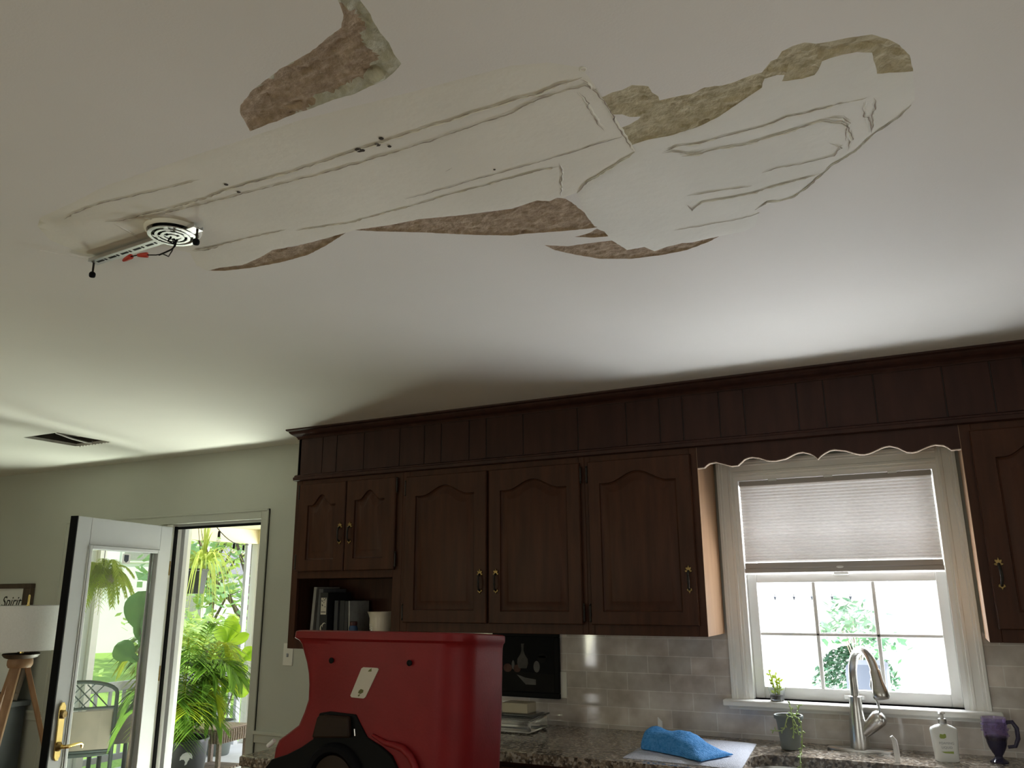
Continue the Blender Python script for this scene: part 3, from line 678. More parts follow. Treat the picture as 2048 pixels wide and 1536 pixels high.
o = sweep([(-.01,2.385),(.006,2.385),(.008,2.392),(.012,2.396),(.014,2.400),(.022,2.404),(.034,2.412),(.042,2.420),(.044,2.426),(.050,2.428),(.056,2.432),(.057,2.4396),(-.01,2.4396)], 'trim_4', M['wood_dark'], smooth=40, label='dark crown moulding where the soffit meets the ceiling'); o['kind'] = 'structure'
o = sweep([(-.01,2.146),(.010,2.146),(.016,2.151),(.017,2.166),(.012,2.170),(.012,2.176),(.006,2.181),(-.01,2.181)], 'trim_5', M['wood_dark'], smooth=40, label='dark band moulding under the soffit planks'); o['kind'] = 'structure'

# ---- raised panel cathedral doors
def cath(t, n=1.0):
    t = abs(t)/n
    if t >= 1: return 0
    return .5*(1+cos(pi*t))
def cab_door(par, name, x0, x1, z0, z1, px0, px1, pz0, pzs, pzp, peak=.80, th=.02, y=None):
    y = FY if y is None else y
    f = y-th; N = 28
    def loop(d, yy):
        pts = []
        pts.append((px0+d, yy, pz0+d)); pts.append((px1-d, yy, pz0+d))
        for i in range(N+1):
            t = 1-2*i/N; x = (px0+px1)/2+t*((px1-px0)/2-d)
            pts.append((x, yy, pzs+(pzp-pzs)*cath(t, peak)-d*1.0))
        return pts
    mb = MB(); L = [loop(0, f), loop(.002, f+.010), loop(.009, f+.014), loop(.014, f+.014), loop(.042, f+.003), loop(.045, f+.0025)]
    n = len(L[0]); mb.loft(L, cap=False); base = (len(L)-1)*n; mb.f.append([base+k for k in range(n)]); mb.mi.append(0)
    # face with the arch cut out
    R_ = [Vector((x0+.004, z0+.004)), Vector((x1-.004, z0+.004)), Vector((x1-.004, z1-.004)), Vector((x0+.004, z1-.004))]
    hole = [Vector((p[0], p[2])) for p in L[0]]
    vs, fs = mesh2d([R_, hole]); k = []
    for q in fs:
        c = sum((vs[i] for i in q), Vector((0,0)))/3
        if not pip(c, hole): k.append(q)
    mb.add([(v.x, f, v.y) for v in vs], k)
    a = [(x0+.004,f,z0+.004),(x1-.004,f,z0+.004),(x1-.004,f,z1-.004),(x0+.004,f,z1-.004)]
    b = [(x0,f+.005,z0),(x1,f+.005,z0),(x1,f+.005,z1),(x0,f+.005,z1)]; c = [(x0,y,z0),(x1,y,z0),(x1,y,z1),(x0,y,z1)]
    mb.loft([a,b,c], cap=False); m0 = len(mb.v); mb.add(c, [(0,1,2,3)])
    return obj(name, mb, M['wood'], par, smooth=25, fix=False)
def cab_handle(door, x, z, y=FY-.02):
    h = obj('handle', MB().tube([(x, y-.004, z+.034), (x, y-.020, z+.026), (x+.002, y-.026, z+.006), (x+.003, y-.027, z-.014), (x, y-.020, z-.036), (x, y-.004, z-.042)], [.006,.005,.0055,.0055,.005,.006], 8), M['iron'], door, label='dark bail with brass finials')
    bp = MB().prism([(x-.004,z+.028),(x-.014,z+.030),(x-.016,z+.036),(x-.008,z+.038),(x-.013,z+.046),(x-.010,z+.051),(x-.004,z+.048),(x,z+.060),(x+.004,z+.048),(x+.010,z+.051),(x+.013,z+.046),(x+.008,z+.038),(x+.016,z+.036),(x+.014,z+.030),(x+.004,z+.028)], y-.007, y-.001)
    b2 = MB().prism([(x-.004,z-.036),(x-.011,z-.040),(x-.012,z-.048),(x-.005,z-.050),(x,z-.060),(x+.005,z-.050),(x+.012,z-.048),(x+.011,z-.040),(x+.004,z-.036)], y-.006, y-.001)
    # sub-part of the door too: finial plate
    obj('finial', bp, M['brass'], door, bevel=.0015); obj('finial', b2, M['brass'], door, bevel=.0015)
def hinge(door, x, z):
    obj('hinge', MB().tube([(x, FY-.014, z-.03), (x, FY-.014, z+.03)], .005, 8).ball((x, FY-.014, z+.035), .006, 8).ball((x, FY-.014, z-.035), .006, 8), M['iron'], door)

# left unit: two small doors over an open shelf
cA = thing('wall_cabinet', 'dark cherry wall cabinet at the left end, two small doors over an open book shelf', 'cabinet', (-2.77, WY, 1.248), group='dark cherry wall cabinets')
XA = -2.412
b = MB(); b.box(TL, TL+.02, FY+.02, WY, 1.248, 2.17); b.box(XA-.02, XA, FY+.02, WY, 1.248, 2.17); b.box(TL, XA, WY-.02, WY-.012, 1.248, 2.17)
b.box(TL+.02, XA-.02, FY+.02, WY-.02, 1.61, 1.63); b.box(TL+.02, XA-.02, FY+.02, WY-.02, 1.285, 1.305); b.box(TL, XA, FY+.02, WY-.02, 2.15, 2.17)
obj('carcass', b, M['wood'], cA)
b = MB(); b.box(TL, -3.093, FY, FY+.02, 1.248, 2.17); b.box(-2.466, XA, FY, FY+.02, 1.248, 2.17); b.box(-3.093, -2.466, FY, FY+.02, 2.10, 2.17); b.box(-3.093, -2.466, FY, FY+.02, 1.611, 1.66); b.box(-3.093, -2.466, FY, FY+.02, 1.248, 1.305); b.box(-2.782,-2.758, FY, FY+.02, 1.66, 2.10)
obj('face_frame', b, M['wood'], cA, bevel=.002)
dL = cab_door(cA, 'door', -3.095, -2.773, 1.648, 2.123, -3.030, -2.838, 1.709, 2.004, 2.060, peak=.72)
dR = cab_door(cA, 'door', -2.767, -2.448, 1.648, 2.123, -2.710, -2.516, 1.709, 2.016, 2.066, peak=.72)
cab_handle(dL, -2.797, 1.843); cab_handle(dR, -2.732, 1.843)
for z in (1.70, 2.08): hinge(dR, -2.443, z); hinge(dL, -3.10, z)
# middle unit, two tall doors
XB = -1.395
def carc(x0, x1, zb, side=None):
    return MB().box(x0+.001, x1-.001, FY+.02, WY-.012, zb+.012, 2.17)
cB = thing('wall_cabinet', 'dark cherry wall cabinet with a pair of tall arched doors beside the book shelf unit', 'cabinet', (-1.9, WY, 1.345), group='dark cherry wall cabinets')
obj('carcass', carc(XA, XB, 1.345), M['wood'], cB)
b = MB(); b.box(XA, -2.372, FY, FY+.02, 1.345, 2.17); b.box(-1.424, XB, FY, FY+.02, 1.345, 2.17); b.box(-2.372, -1.424, FY, FY+.02, 2.105, 2.17); b.box(-2.372, -1.424, FY, FY+.02, 1.345, 1.40); b.box(-1.925,-1.885, FY, FY+.02, 1.40, 2.105)
obj('face_frame', b, M['wood'], cB, bevel=.002)
d2 = cab_door(cB, 'door', -2.384, -1.909, 1.389, 2.118, -2.322, -1.976, 1.449, 2.014, 2.062)
d3 = cab_door(cB, 'door', -1.895, -1.415, 1.389, 2.118, -1.832, -1.480, 1.444, 2.013, 2.060)
cab_handle(d2, -1.940, 1.583); cab_handle(d3, -1.853, 1.583)
for z in (1.44, 2.06): hinge(d3, -1.410, z); hinge(d2, -2.389, z)
# right-hand single door beside the window
cC = thing('wall_cabinet', 'dark cherry wall cabinet with one arched door and a sunlit side next to the window', 'cabinet', (-1.13, WY, 1.345), group='dark cherry wall cabinets')
obj('carcass', carc(XB, -.862, 1.345), M['wood'], cC)
obj('end_panel', MB().box(-.868, -.8615, FY+.001, WY-.012, 1.346, 2.17), M['wood_side'], cC, label='lighter brown side panel facing the window')
b = MB(); b.box(XB, -1.366, FY, FY+.02, 1.345, 2.17); b.box(-.898, -.8625, FY, FY+.02, 1.345, 2.17); b.box(-1.366, -.898, FY, FY+.02, 2.105, 2.17); b.box(-1.366, -.898, FY, FY+.02, 1.345, 1.40)
obj('face_frame', b, M['wood'], cC, bevel=.002)
d4 = cab_door(cC, 'door', -1.374, -.890, 1.389, 2.118, -1.316, -.957, 1.445, 2.014, 2.063)
cab_handle(d4, -.923, 1.58)
for z in (1.44, 2.06): hinge(d4, -1.380, z)
# right of the window
cD = thing('wall_cabinet', 'dark cherry wall cabinet right of the window, cut off by the edge of the photo', 'cabinet', (.6, WY, 1.343), group='dark cherry wall cabinets')
obj('carcass', carc(.159, 1.06, 1.343), M['wood'], cD)
obj('end_panel', MB().box(.1585, .165, FY+.001, WY-.012, 1.344, 2.17), M['wood_side'], cD, label='lighter brown side panel facing the window')
b = MB(); b.box(.1595, .20, FY, FY+.02, 1.343, 2.17); b.box(1.02, 1.06, FY, FY+.02, 1.343, 2.17); b.box(.20, 1.02, FY, FY+.02, 2.105, 2.17); b.box(.20, 1.02, FY, FY+.02, 1.343, 1.40); b.box(.585,.635, FY, FY+.02, 1.40, 2.105)
obj('face_frame', b, M['wood'], cD, bevel=.002)
d5 = cab_door(cD, 'door', .192, .606, 1.389, 2.118, .265, .540, 1.449, 2.010, 2.062)
d6 = cab_door(cD, 'door', .614, 1.03, 1.389, 2.118, .682, .960, 1.449, 2.010, 2.062)
cab_handle(d5, .223, 1.585); cab_handle(d6, .65, 1.585)
# scalloped valance over the window
VAL = [(-.8615,2.051),(-.833,2.052),(-.820,2.062),(-.808,2.069),(-.78,2.072),(-.747,2.061),(-.714,2.050),(-.687,2.051),(-.672,2.063),(-.658,2.075),(-.640,2.081),(-.624,2.082),(-.598,2.077),(-.567,2.064),(-.548,2.060),(-.528,2.059),(-.489,2.065),(-.45,2.082),(-.434,2.086),(-.418,2.087),(-.388,2.077),(-.372,2.065),(-.362,2.053),(-.350,2.065),(-.332,2.076),(-.312,2.085),(-.294,2.087),(-.253,2.079),(-.218,2.065),(-.202,2.060),(-.184,2.058),(-.166,2.061),(-.148,2.067),(-.117,2.080),(-.102,2.083),(-.088,2.084),(-.06,2.075),(-.042,2.062),(-.029,2.055),(-.010,2.052),(.005,2.054),(.04,2.067),(.058,2.073),(.074,2.075),(.101,2.070),(.115,2.060),(.125,2.050),(.1585,2.051)]
vpoly = VAL + [(.1585,2.17),(-.8615,2.17)]
obj('scalloped_valance', MB().prism(vpoly, FY, FY+.019), M['wood_dark'], smooth=20, label='dark wooden valance with a scalloped lower edge across the top of the window', cat='valance')
ve = []
for i, (x, z) in enumerate(VAL): ve.append((x, z))
obj('lower_edge', MB().prism([(x, z-.0003) for x, z in VAL]+[(x, z+.0028) for x, z in reversed(VAL)], FY-.0006, FY+.0192), M['valance_edge'], bpy.data.objects['scalloped_valance'], label='pale raw edge of the scallops')
# cellular shade
shd = thing('cellular_shade', 'pale pleated fabric shade pulled halfway down the kitchen window', 'blind', (-.35, WY, 1.63))
sx0, sx1 = GX0+.022, GX1-.022
obj('head_rail', MB().box(sx0, sx1, WY+.004, WY+.040, 2.000, 2.024), M['rail'], shd, bevel=.003)
for x in (-.60, -.36, -.10): obj('bracket', MB().box(x-.018, x+.018, WY-.001, WY+.03, 2.018, 2.027), M['steel'], shd)
zz = []; z = 2.000; k = 0
while z > 1.652:
    zz.append((z, .009 if k % 2 == 0 else .016)); z -= .0070; k += 1
fb = MB(); n = len(zz)
for y_ in (0,): fb.add([(x, WY+yy, z) for z, yy in zz for x in (sx0+.002, sx1-.002)], [(2*i, 2*i+1, 2*i+3, 2*i+2) for i in range(n-1)])
obj('fabric', fb, M['shade'], shd, smooth=70, fix=False)
obj('bottom_rail', MB().box(sx0-.001, sx1+.001, WY-.001, WY+.030, 1.608, 1.628).box(sx0+.001, sx1-.001, WY+.001, WY+.028, 1.628, 1.652), M['rail'], shd, bevel=.003)
obj('pull_tab', MB().ball((-.35, WY-.002, 1.629), .012, 12, (1.3,.4,.45)), M['whitepl'], shd)

# ---- tiled splash, counter and base units
bsx = MB(); bsx.box(BL, -.888, WY-.008, WY, .91, 1.36); bsx.box(-.888, .188, WY-.008, WY, .91, 1.032); bsx.box(-.888, -.852, WY-.008, WY, 1.032, 1.36); bsx.box(.148, .188, WY-.008, WY, 1.032, 1.36); bsx.box(.188, XR, WY-.008, WY, .91, 1.36)
bs_o = struct('wall_splash', bsx, M['tile'], smooth=0, label='glossy travertine tile splashback')
def rrect(x0, x1, y0, y1, r, n=8):
    o = []
    for cx, cy, a in ((x1-r,y1-r,0),(x0+r,y1-r,90),(x0+r,y0+r,180),(x1-r,y0+r,270)):
        for k in range(n+1): an = radians(a+90*k/n); o.append(Vector((cx+r*cos(an), cy+r*sin(an))))
    return o
def slab_hole(outer, hole, z0, z1):
    vs, fs = mesh2d([outer, hole]); k = []
    for q in fs:
        c = sum((vs[i] for i in q), Vector((0,0)))/3
        if not pip(c, hole): k.append(q)
    mb = MB().add([(v.x, v.y, z1) for v in vs], k); mb.add([(v.x, v.y, z0) for v in vs], k)
    for P in (outer, hole):
        n = len(P); mb.add([(p.x,p.y,z0) for p in P]+[(p.x,p.y,z1) for p in P], [(i,(i+1)%n,n+(i+1)%n,n+i) for i in range(n)])
    return mb

SK = rrect(-.70, .20, 3.10+.11, 3.505, .10)
ctr = slab_hole([Vector(p) for p in ((BL,3.13),(XR,3.13),(XR,WY-.008),(BL,WY-.008))], SK, .872, .91)
obj('countertop', ctr, M['granite'], smooth=20, label='speckled brown granite worktop along the wall under the window', cat='countertop')
bc = thing('base_cabinet', 'dark cherry base cabinets under the granite worktop', 'cabinet', (-.6, WY, 0))
b = MB(); b.box(BL+.02, -.74, 3.17, WY-.015, .1, .872); b.box(-.74, .24, 3.17, 3.19, .1, .872); b.box(.24, XR-.01, 3.17, WY-.015, .1, .872); b.box(BL+.02, XR-.01, 3.23, WY-.015, 0, .1)
obj('carcass', b, M['wood'], bc)
for i in range(8):
    x = BL+.03+i*.575
    obj('door', MB().box(x, x+.56, 3.15, 3.17, .13, .85), M['wood'], bc, bevel=.004)
sk = thing('sink', 'undermount stainless steel sink below the faucet', 'sink', (-.25, 3.36, .68))
n = len(SK); rin = [[(p.x, p.y, .872) for p in SK]]
cx, cy = -.25, 3.3575
for s, z in ((1.0,.871),(.985,.86),(.965,.72),(.93,.69)): rin.append([(cx+(p.x-cx)*s, cy+(p.y-cy)*s, z) for p in SK])
bm_ = MB().loft(rin[1:], cap=False); m = len(rin)-2; bm_.f.append([m*n+k for k in range(n)]); bm_.mi.append(0)
obj('basin', bm_, M['sink'], sk, smooth=50)
obj('drain', MB().lathe([(.045,.691),(.04,.694),(.02,.692),(.001,.692)], (cx, cy, 0), 24), M['steel'], sk)

# ---- faucet
fx, fy = -.335, 3.725
fa = thing('faucet', 'brushed steel pull-down kitchen faucet with a tall arched spout', 'faucet', (fx, fy, .91))
pl2 = [(fx+.125*cos(a)*(1), fy+.032*sin(a)) for a in [2*pi*k/36 for k in range(36)]]
obj('deck_plate', MB().loft([[(x,y,.9105) for x,y in pl2],[(x,y,.918) for x,y in pl2],[(fx+(x-fx)*.96,fy+(y-fy)*.88,.922) for x,y in pl2]]), M['steel'], fa, smooth=40)
obj('body', MB().lathe([(.036,.918),(.037,.93),(.035,.97),(.031,1.02),(.026,1.07),(.024,1.10),(.025,1.115),(.019,1.118)], (fx, fy, 0), 28), M['steel'], fa, smooth=40)
bx_, by_ = fx+.03, fy-.01
obj('handle_boss', MB().lathe([(.019,0),(.024,.03),(.030,.07),(.032,.09),(.026,.105),(.012,.113)], (0,0,0), 24).xf(Matrix.Translation((fx+.016, fy-.008, .975)) @ Matrix.Rotation(radians(46), 4, 'Y')), M['steel'], fa, smooth=40)
obj('lever', MB().tube([(fx+.086,fy-.012,1.045),(fx+.088,fy-.016,1.075),(fx+.078,fy-.020,1.12),(fx+.068,fy-.022,1.16),(fx+.073,fy-.024,1.185)], [.008,.008,.009,.011,.011], 10, flat=.6), M['steel'], fa, smooth=50)
sp = []; sd = Vector((.50, -.87, 0)).normalized(); R_s = .10
sp.append(Vector((fx, fy, 1.115))); sp.append(Vector((fx, fy, 1.15))); sp.append(Vector((fx, fy, 1.185)))
for k in range(0, 15):
    a = pi - k*radians(160)/14
    sp.append(Vector((fx, fy, 1.19)) + sd*(R_s+R_s*cos(a)) + Vector((0,0,1.10*R_s*sin(a))))
obj('spout', MB().tube(sp, .0165, 16), M['steel'], fa, smooth=50)
e = sp[-1]; dn = (sp[-1]-sp[-2]).normalized(); dn = (dn+Vector((0,0,-.35))).normalized()
hp = [e+dn*t for t in (-.006,0,.012,.04,.075,.095,.101)]
obj('spray_head', MB().tube(hp, [.0175,.0205,.0205,.022,.029,.030,.026], 20), M['steel'], fa, smooth=45)
# air gap nozzle: curved white tube beside the sink
ag = [Vector((-.195,3.55,.91)), Vector((-.195,3.55,.95)), Vector((-.198,3.548,.985)), Vector((-.207,3.545,1.0))]
obj('soap_tube', MB().tube(ag, [.010,.010,.009,.006], 12), M['whitepl'], label='short curved white tube standing at the back edge of the sink', cat='tube')

# ---- things on the worktop
# drying mat: slightly wavy pad with a stitched hem
mp_ = MB(); nx, ny = 26, 22; V = []
A, B, C_, D_ = Vector((-1.145,3.20)), Vector((-.69,3.165)), Vector((-.735,3.70)), Vector((-1.16,3.745))
for top in (1, 0):
    for j in range(ny+1):
        for i in range(nx+1):
            u, v = i/nx, j/ny; p = A.lerp(B, u).lerp(D_.lerp(C_, u), v)
            e_ = min(u, 1-u, v, 1-v); z = .9105 + (.009*min(1, .25+e_*14) + noise.noise(Vector((p.x*14, p.y*14, 2)))*.0018 if top else 0)
            V.append((p.x, p.y, z))
q = (nx+1)*(ny+1); F = []
for j in range(ny):
    for i in range(nx):
        a = j*(nx+1)+i; F += [(a,a+1,a+nx+2,a+nx+1), (q+a,q+a+nx+1,q+a+nx+2,q+a+1)]
bd = [i for i in range(nx+1)] + [(j)*(nx+1)+nx for j in range(1,ny+1)] + [ny*(nx+1)+i for i in range(nx-1,-1,-1)] + [j*(nx+1) for j in range(ny-1,0,-1)]
for k in range(len(bd)): F.append((bd[k], q+bd[k], q+bd[(k+1)%len(bd)], bd[(k+1)%len(bd)]))
obj('drying_mat', mp_.add(V, F), M['mat_grey'], smooth=60, label='pale grey dish drying mat lying flat left of the sink', cat='mat')
# crumpled blue cloth on the mat
cb_ = MB(); rings = []; NR = 40
a0, a1 = Vector((-1.12,3.42)), Vector((-.80,3.27)); ax = (a1-a0).normalized(); cr = Vector((-ax.y, ax.x))
for i in range(31):
    u = i/30; c = a0.lerp(a1, u); w = .075*(min(1, u*6+.35)*(1 if u < .68 else 1+.35*(u-.68)/.32)); h = .072*min(1, u*7+.3)*(1 if u < .62 else max(.16, 1-(u-.62)*2.3))
    r = []
    for k in range(NR):
        t = 2*pi*k/NR; s = sin(t); x = cos(t)*w; z = (h*s if s > 0 else .004*s)
        nz = noise.noise(Vector((u*7, cos(t)*1.6, s*1.6)))*.016 + (noise.noise(Vector((u*3, k*.9, 4)))*.012 if u > .6 else 0)
        p = c + cr*(x*(1+nz*6)); r.append((p.x, p.y, .924+max(0, z*(1+nz*9))))
    rings.append(r)
obj('blue_cloth', cb_.loft(rings), M['bluecloth'], smooth=80, label='bright blue textured dish cloth bundled on the drying mat', cat='cloth')
# knife block tip behind the cloth: small white blade standing up
obj('white_card', MB().prism([(-1.158,.918),(-1.136,.918),(-1.139,.975),(-1.158,.992)], 3.705, 3.715), M['whitepl'], label='small white upright slip standing behind the blue cloth', cat='slip', bevel=.002)
# nursery pot with a trailing succulent
pc = (-.59, 3.655)
po = thing('succulent_pot', 'dark plastic nursery pot with a trailing succulent beside the sink', 'potted plant', (*pc, .91))
obj('pot', MB().lathe([(.036,.9115),(.038,.9135),(.041,.95),(.048,1.01),(.051,1.025),(.057,1.026),(.058,1.036),(.056,1.040),(.051,1.039),(.047,1.020)], (*pc,0), 28), M['pot_grey'], po, smooth=35)
obj('soil', MB().lathe([(.001,1.024),(.03,1.026),(.0485,1.022)], (*pc,0), 20), M['soil'], po)
def stem(mb, lv, pts, lsize=.014, dens=.011, r=.0022):
    P = [Vector(p) for p in pts]; fine = []
    for i in range(len(P)-1):
        p0, p1, p2, p3 = P[max(i-1,0)], P[i], P[i+1], P[min(i+2,len(P)-1)]
        for k in range(6):
            t = k/6; fine.append(.5*((2*p1)+(p2-p0)*t+(2*p0-5*p1+4*p2-p3)*t*t+(3*p1-p0-3*p2+p3)*t**3))
    fine.append(P[-1]); mb.tube(fine, r, 6); acc = 0; k = 0
    for i in range(1, len(fine)):
        d = fine[i]-fine[i-1]; acc += d.length
        if acc > dens:
            acc = 0; t = d.normalized(); s = t.cross(Vector((sin(k*2.4), cos(k*2.4), .3))).normalized(); k += 1
            q = fine[i]+s*lsize*.55+t*lsize*.2
            lv.tube([fine[i], fine[i]+s*lsize*.4, q, fine[i]+s*lsize+t*lsize*.35], [.0012, lsize*.2, lsize*.22, .001], 6)
st_, lv_ = MB(), MB(); x, y = pc
for pts in ([(x+.018,y-.02,1.03),(x+.014,y-.022,1.07),(x+.012,y-.024,1.095)], [(x+.02,y-.02,1.03),(x+.04,y-.03,1.055),(x+.052,y-.035,1.085)],
            [(x+.02,y-.03,1.03),(x+.024,y-.058,1.038),(x+.026,y-.064,1.0),(x+.022,y-.060,.96)], [(x+.02,y-.03,1.03),(x+.005,y-.06,1.035),(x-.01,y-.066,.995),(x-.035,y-.062,.985),(x-.065,y-.05,.985)],
            [(x+.025,y-.03,1.03),(x+.05,y-.06,1.035),(x+.058,y-.07,.99),(x+.056,y-.085,.94),(x+.054,y-.11,.917),(x+.056,y-.16,.915),(x+.062,y-.20,.87)], [(x+.02,y-.03,1.03),(x+.03,y-.062,1.03),(x+.04,y-.066,1.0),(x+.046,y-.068,.975)]):
    stem(st_, lv_, pts)
obj('stems', st_, M['succ'], po); obj('leaves', lv_, M['succ'], po, smooth=60)
# little glass with a seedling on the sill
gc = (-.655, WY-.015)
gp = thing('sill_jar', 'small clear jar with a yellow-green seedling on the window sill', 'potted plant', (*gc, 1.072))
obj('jar', MB().lathe([(.026,1.0725),(.029,1.075),(.031,1.10),(.037,1.125),(.038,1.128),(.036,1.128),(.029,1.10),(.027,1.078)], (*gc,0), 24), M['clear'], gp, smooth=40)
obj('soil', MB().lathe([(.001,1.098),(.0285,1.096),(.0265,1.078),(.001,1.077)], (*gc,0), 20), M['soil'], gp)
st_, lv_ = MB(), MB()
for k in range(5):
    a = k*1.3; stem(st_, lv_, [(gc[0]+.008*cos(a), gc[1]+.008*sin(a), 1.095), (gc[0]+.014*cos(a), gc[1]+.012*sin(a), 1.13), (gc[0]-.01+.022*cos(a), gc[1]+.014*sin(a), 1.16+.018*(k%3))], .018, .009)
obj('stems', st_, M['palm_y'], gp); obj('leaves', lv_, M['palm_y'], gp)
# soap bottle
bx, by = -.03, 3.65; RZ = radians(14)
sb = thing('soap_bottle', 'white pump soap bottle with a green printed label', 'soap bottle', (bx, by, .91)); T = Matrix.Translation((bx, by, .91)) @ Matrix.Rotation(RZ, 4, 'Z')
def oval(w, d, z, p=3.2, n=40):
    o = []
    for k in range(n):
        t = 2*pi*k/n; c_, s_ = cos(t), sin(t); o.append((w*abs(c_)**(2/p)*(1 if c_ > 0 else -1), d*abs(s_)**(2/p)*(1 if s_ > 0 else -1), z))
    return o
obj('bottle', MB().loft([oval(.037,.020,0),oval(.040,.023,.004),oval(.043,.025,.05),oval(.0465,.026,.100),oval(.047,.026,.108),oval(.044,.024,.116),oval(.030,.020,.124,2.4),oval(.014,.014,.129,2),oval(.012,.012,.131,2)]).xf(T), M['soap'], sb, smooth=45)
obj('collar', MB().lathe([(.0135,.129),(.0145,.131),(.0145,.147),(.012,.149)], (0,0,0), 24).xf(T), M['steel'], sb, smooth=35)
obj('pump', MB().lathe([(.0065,.147),(.0065,.163),(.008,.164),(.013,.166),(.0135,.172),(.010,.176),(.002,.177)], (0,0,0), 20).tube([(0,-.005,.170),(-.012,-.02,.1705),(-.016,-.032,.166)], [.005,.0045,.0035], 10).xf(T), M['whitepl'], sb, smooth=40)
def flat(name, poly, y, m, par, T, th=.0006):
    return obj(name, MB().prism(poly, y-th, y).xf(T), m, par)
flat('label_mark', [(-.020,.098),(-.010,.096),(-.004,.099),(.000,.096),(.000,.086),(-.008,.082),(-.020,.082),(-.023,.088)], -.0262, M['soapgreen'], sb, T)
flat('label_mark', [(-.022,.036),(.020,.038),(.020,.030),(-.010,.031)], -.0242, M['soapgreen'], sb, T)
def text(name, s, size, Tm, m, par, shear=0, ex=.0004):
    cu = bpy.data.curves.new(name, 'FONT'); cu.body = s; cu.size = size; cu.extrude = ex; cu.shear = shear; cu.align_x = 'CENTER'
    t = bpy.data.objects.new(name, cu); COL.objects.link(t)
    dg = bpy.context.evaluated_depsgraph_get(); me = bpy.data.meshes.new_from_object(t.evaluated_get(dg)); bpy.data.objects.remove(t)
    mb = MB(); mb.add([Tm @ v.co for v in me.vertices], [tuple(p.vertices) for p in me.polygons]); bpy.data.meshes.remove(me)
    return obj(name, mb, m, par, smooth=0)
TX = Matrix.Rotation(radians(90), 4, 'X')
text('lettering', 'FOAMING', .0115, T @ Matrix.Translation((-.001,-.0252,.062)) @ TX, M['labelgrey'], sb)
text('lettering', 'LIQUID', .0115, T @ Matrix.Translation((-.001,-.0250,.047)) @ TX, M['labelgrey'], sb)
# purple footed glass mug
mx_, my_ = .142, 3.70
mg = thing('glass_mug', 'purple footed glass mug beside the soap bottle', 'mug', (mx_, my_, .91))
obj('bowl', MB().lathe([(.030,.9765),(.040,1.0),(.0415,1.03),(.0425,1.065),(.0432,1.0665),(.040,1.066),(.039,1.03),(.0375,1.002),(.028,.982)], (mx_,my_,0), 32, cap=False), M['purple'], mg, smooth=60)
obj('foot', MB().lathe([(.001,.911),(.031,.911),(.032,.915),(.022,.921),(.014,.928),(.013,.934),(.020,.945),(.029,.962),(.034,.980),(.036,1.0),(.033,1.001),(.001,1.0)], (mx_,my_,0), 32, cap=False), M['purple_dark'], mg, smooth=50)
obj('handle', MB().tube([(mx_+.038,my_-.010,1.052),(mx_+.058,my_-.014,1.055),(mx_+.070,my_-.017,1.035),(mx_+.070,my_-.017,1.0),(mx_+.058,my_-.015,.972),(mx_+.034,my_-.010,.967)], [.007,.008,.008,.008,.007,.006], 10), M['purple_dark'], mg, smooth=50)
rl = MB()
for k in range(26):
    a = random.uniform(0, 2*pi); z = random.uniform(1.005, 1.05); rl.ball((mx_+.042*cos(a), my_+.042*sin(a), z), random.uniform(.003,.006), 8, (1,1,.7))
obj('relief', rl, M['purple'], mg, smooth=60)
# clear food box with a butter dish on top
bt = thing('food_box', 'clear plastic lidded box on the worktop under the dark painting', 'box', (-1.83, 3.62, .91))
obj('box', MB().box(-1.93,-1.70,3.53,3.73,.9105,.972), M['clear'], bt, bevel=.012)
obj('lid', MB().box(-1.937,-1.693,3.523,3.737,.972,.98), M['clear'], bt, bevel=.003)
bd_ = thing('butter_dish', 'cream lidded butter dish standing on the clear food box', 'dish', (-1.80, 3.63, .98))
obj('plate', MB().box(-1.90,-1.70,3.56,3.69,.9805,.988), M['clear'], bd_, bevel=.003)
obj('cover', MB().box(-1.87,-1.735,3.58,3.675,.988,1.032), M['cream_dish'], bd_, bevel=.004)

# ---- dark still life leaning on the splashback
pf = thing('painting', 'small dark framed still life leaning on the splashback under the middle cabinet', 'picture', (-1.85, WY-.02, 1.03))
yb = WY-.030
obj('frame', MB().box(-2.04,-1.672,yb,WY-.008,1.030,1.055).box(-2.04,-1.672,yb,WY-.008,1.315,1.34).box(-2.04,-2.015,yb,WY-.008,1.055,1.315).box(-1.697,-1.672,yb,WY-.008,1.055,1.315), M['black'], pf, bevel=.003)
cv_ = obj('canvas', MB().box(-2.015,-1.697,yb+.008,yb+.014,1.055,1.315), M['still_bg'], pf)
def blob(cx, cz, rx, rz, m, nm): obj(nm, MB().prism([(cx+rx*cos(a), cz+rz*sin(a)) for a in [2*pi*k/20 for k in range(20)]], yb+.0065, yb+.0078), m, cv_)
obj('painted_table', MB().prism([(-2.012,1.058),(-1.70,1.058),(-1.70,1.14),(-2.012,1.155)], yb+.0072, yb+.0079), M['still_tbl'], cv_)
jx = -1.872
obj('painted_jug', MB().prism([(jx-.022,1.165),(jx+.022,1.165),(jx+.030,1.19),(jx+.028,1.21),(jx+.012,1.232),(jx+.006,1.25),(jx+.007,1.275),(jx+.010,1.282),(jx-.008,1.282),(jx-.006,1.25),(jx-.012,1.232),(jx-.028,1.21),(jx-.030,1.19)], yb+.0062, yb+.0078), M['still_jug'], cv_)
blob(-1.956, 1.165, .024, .020, M['still_fruit'], 'painted_fruit'); blob(-1.903, 1.163, .020, .018, M['still_fruit'], 'painted_fruit'); blob(-1.925, 1.18, .008, .022, M['still_pale'], 'painted_pear')
blob(-1.795, 1.175, .017, .027, M['still_pale'], 'painted_fruit'); blob(-1.765, 1.215, .024, .022, M['still_tbl'], 'painted_bowl'); blob(-1.762, 1.222, .022, .005, M['still_jug'], 'painted_bowl_rim')
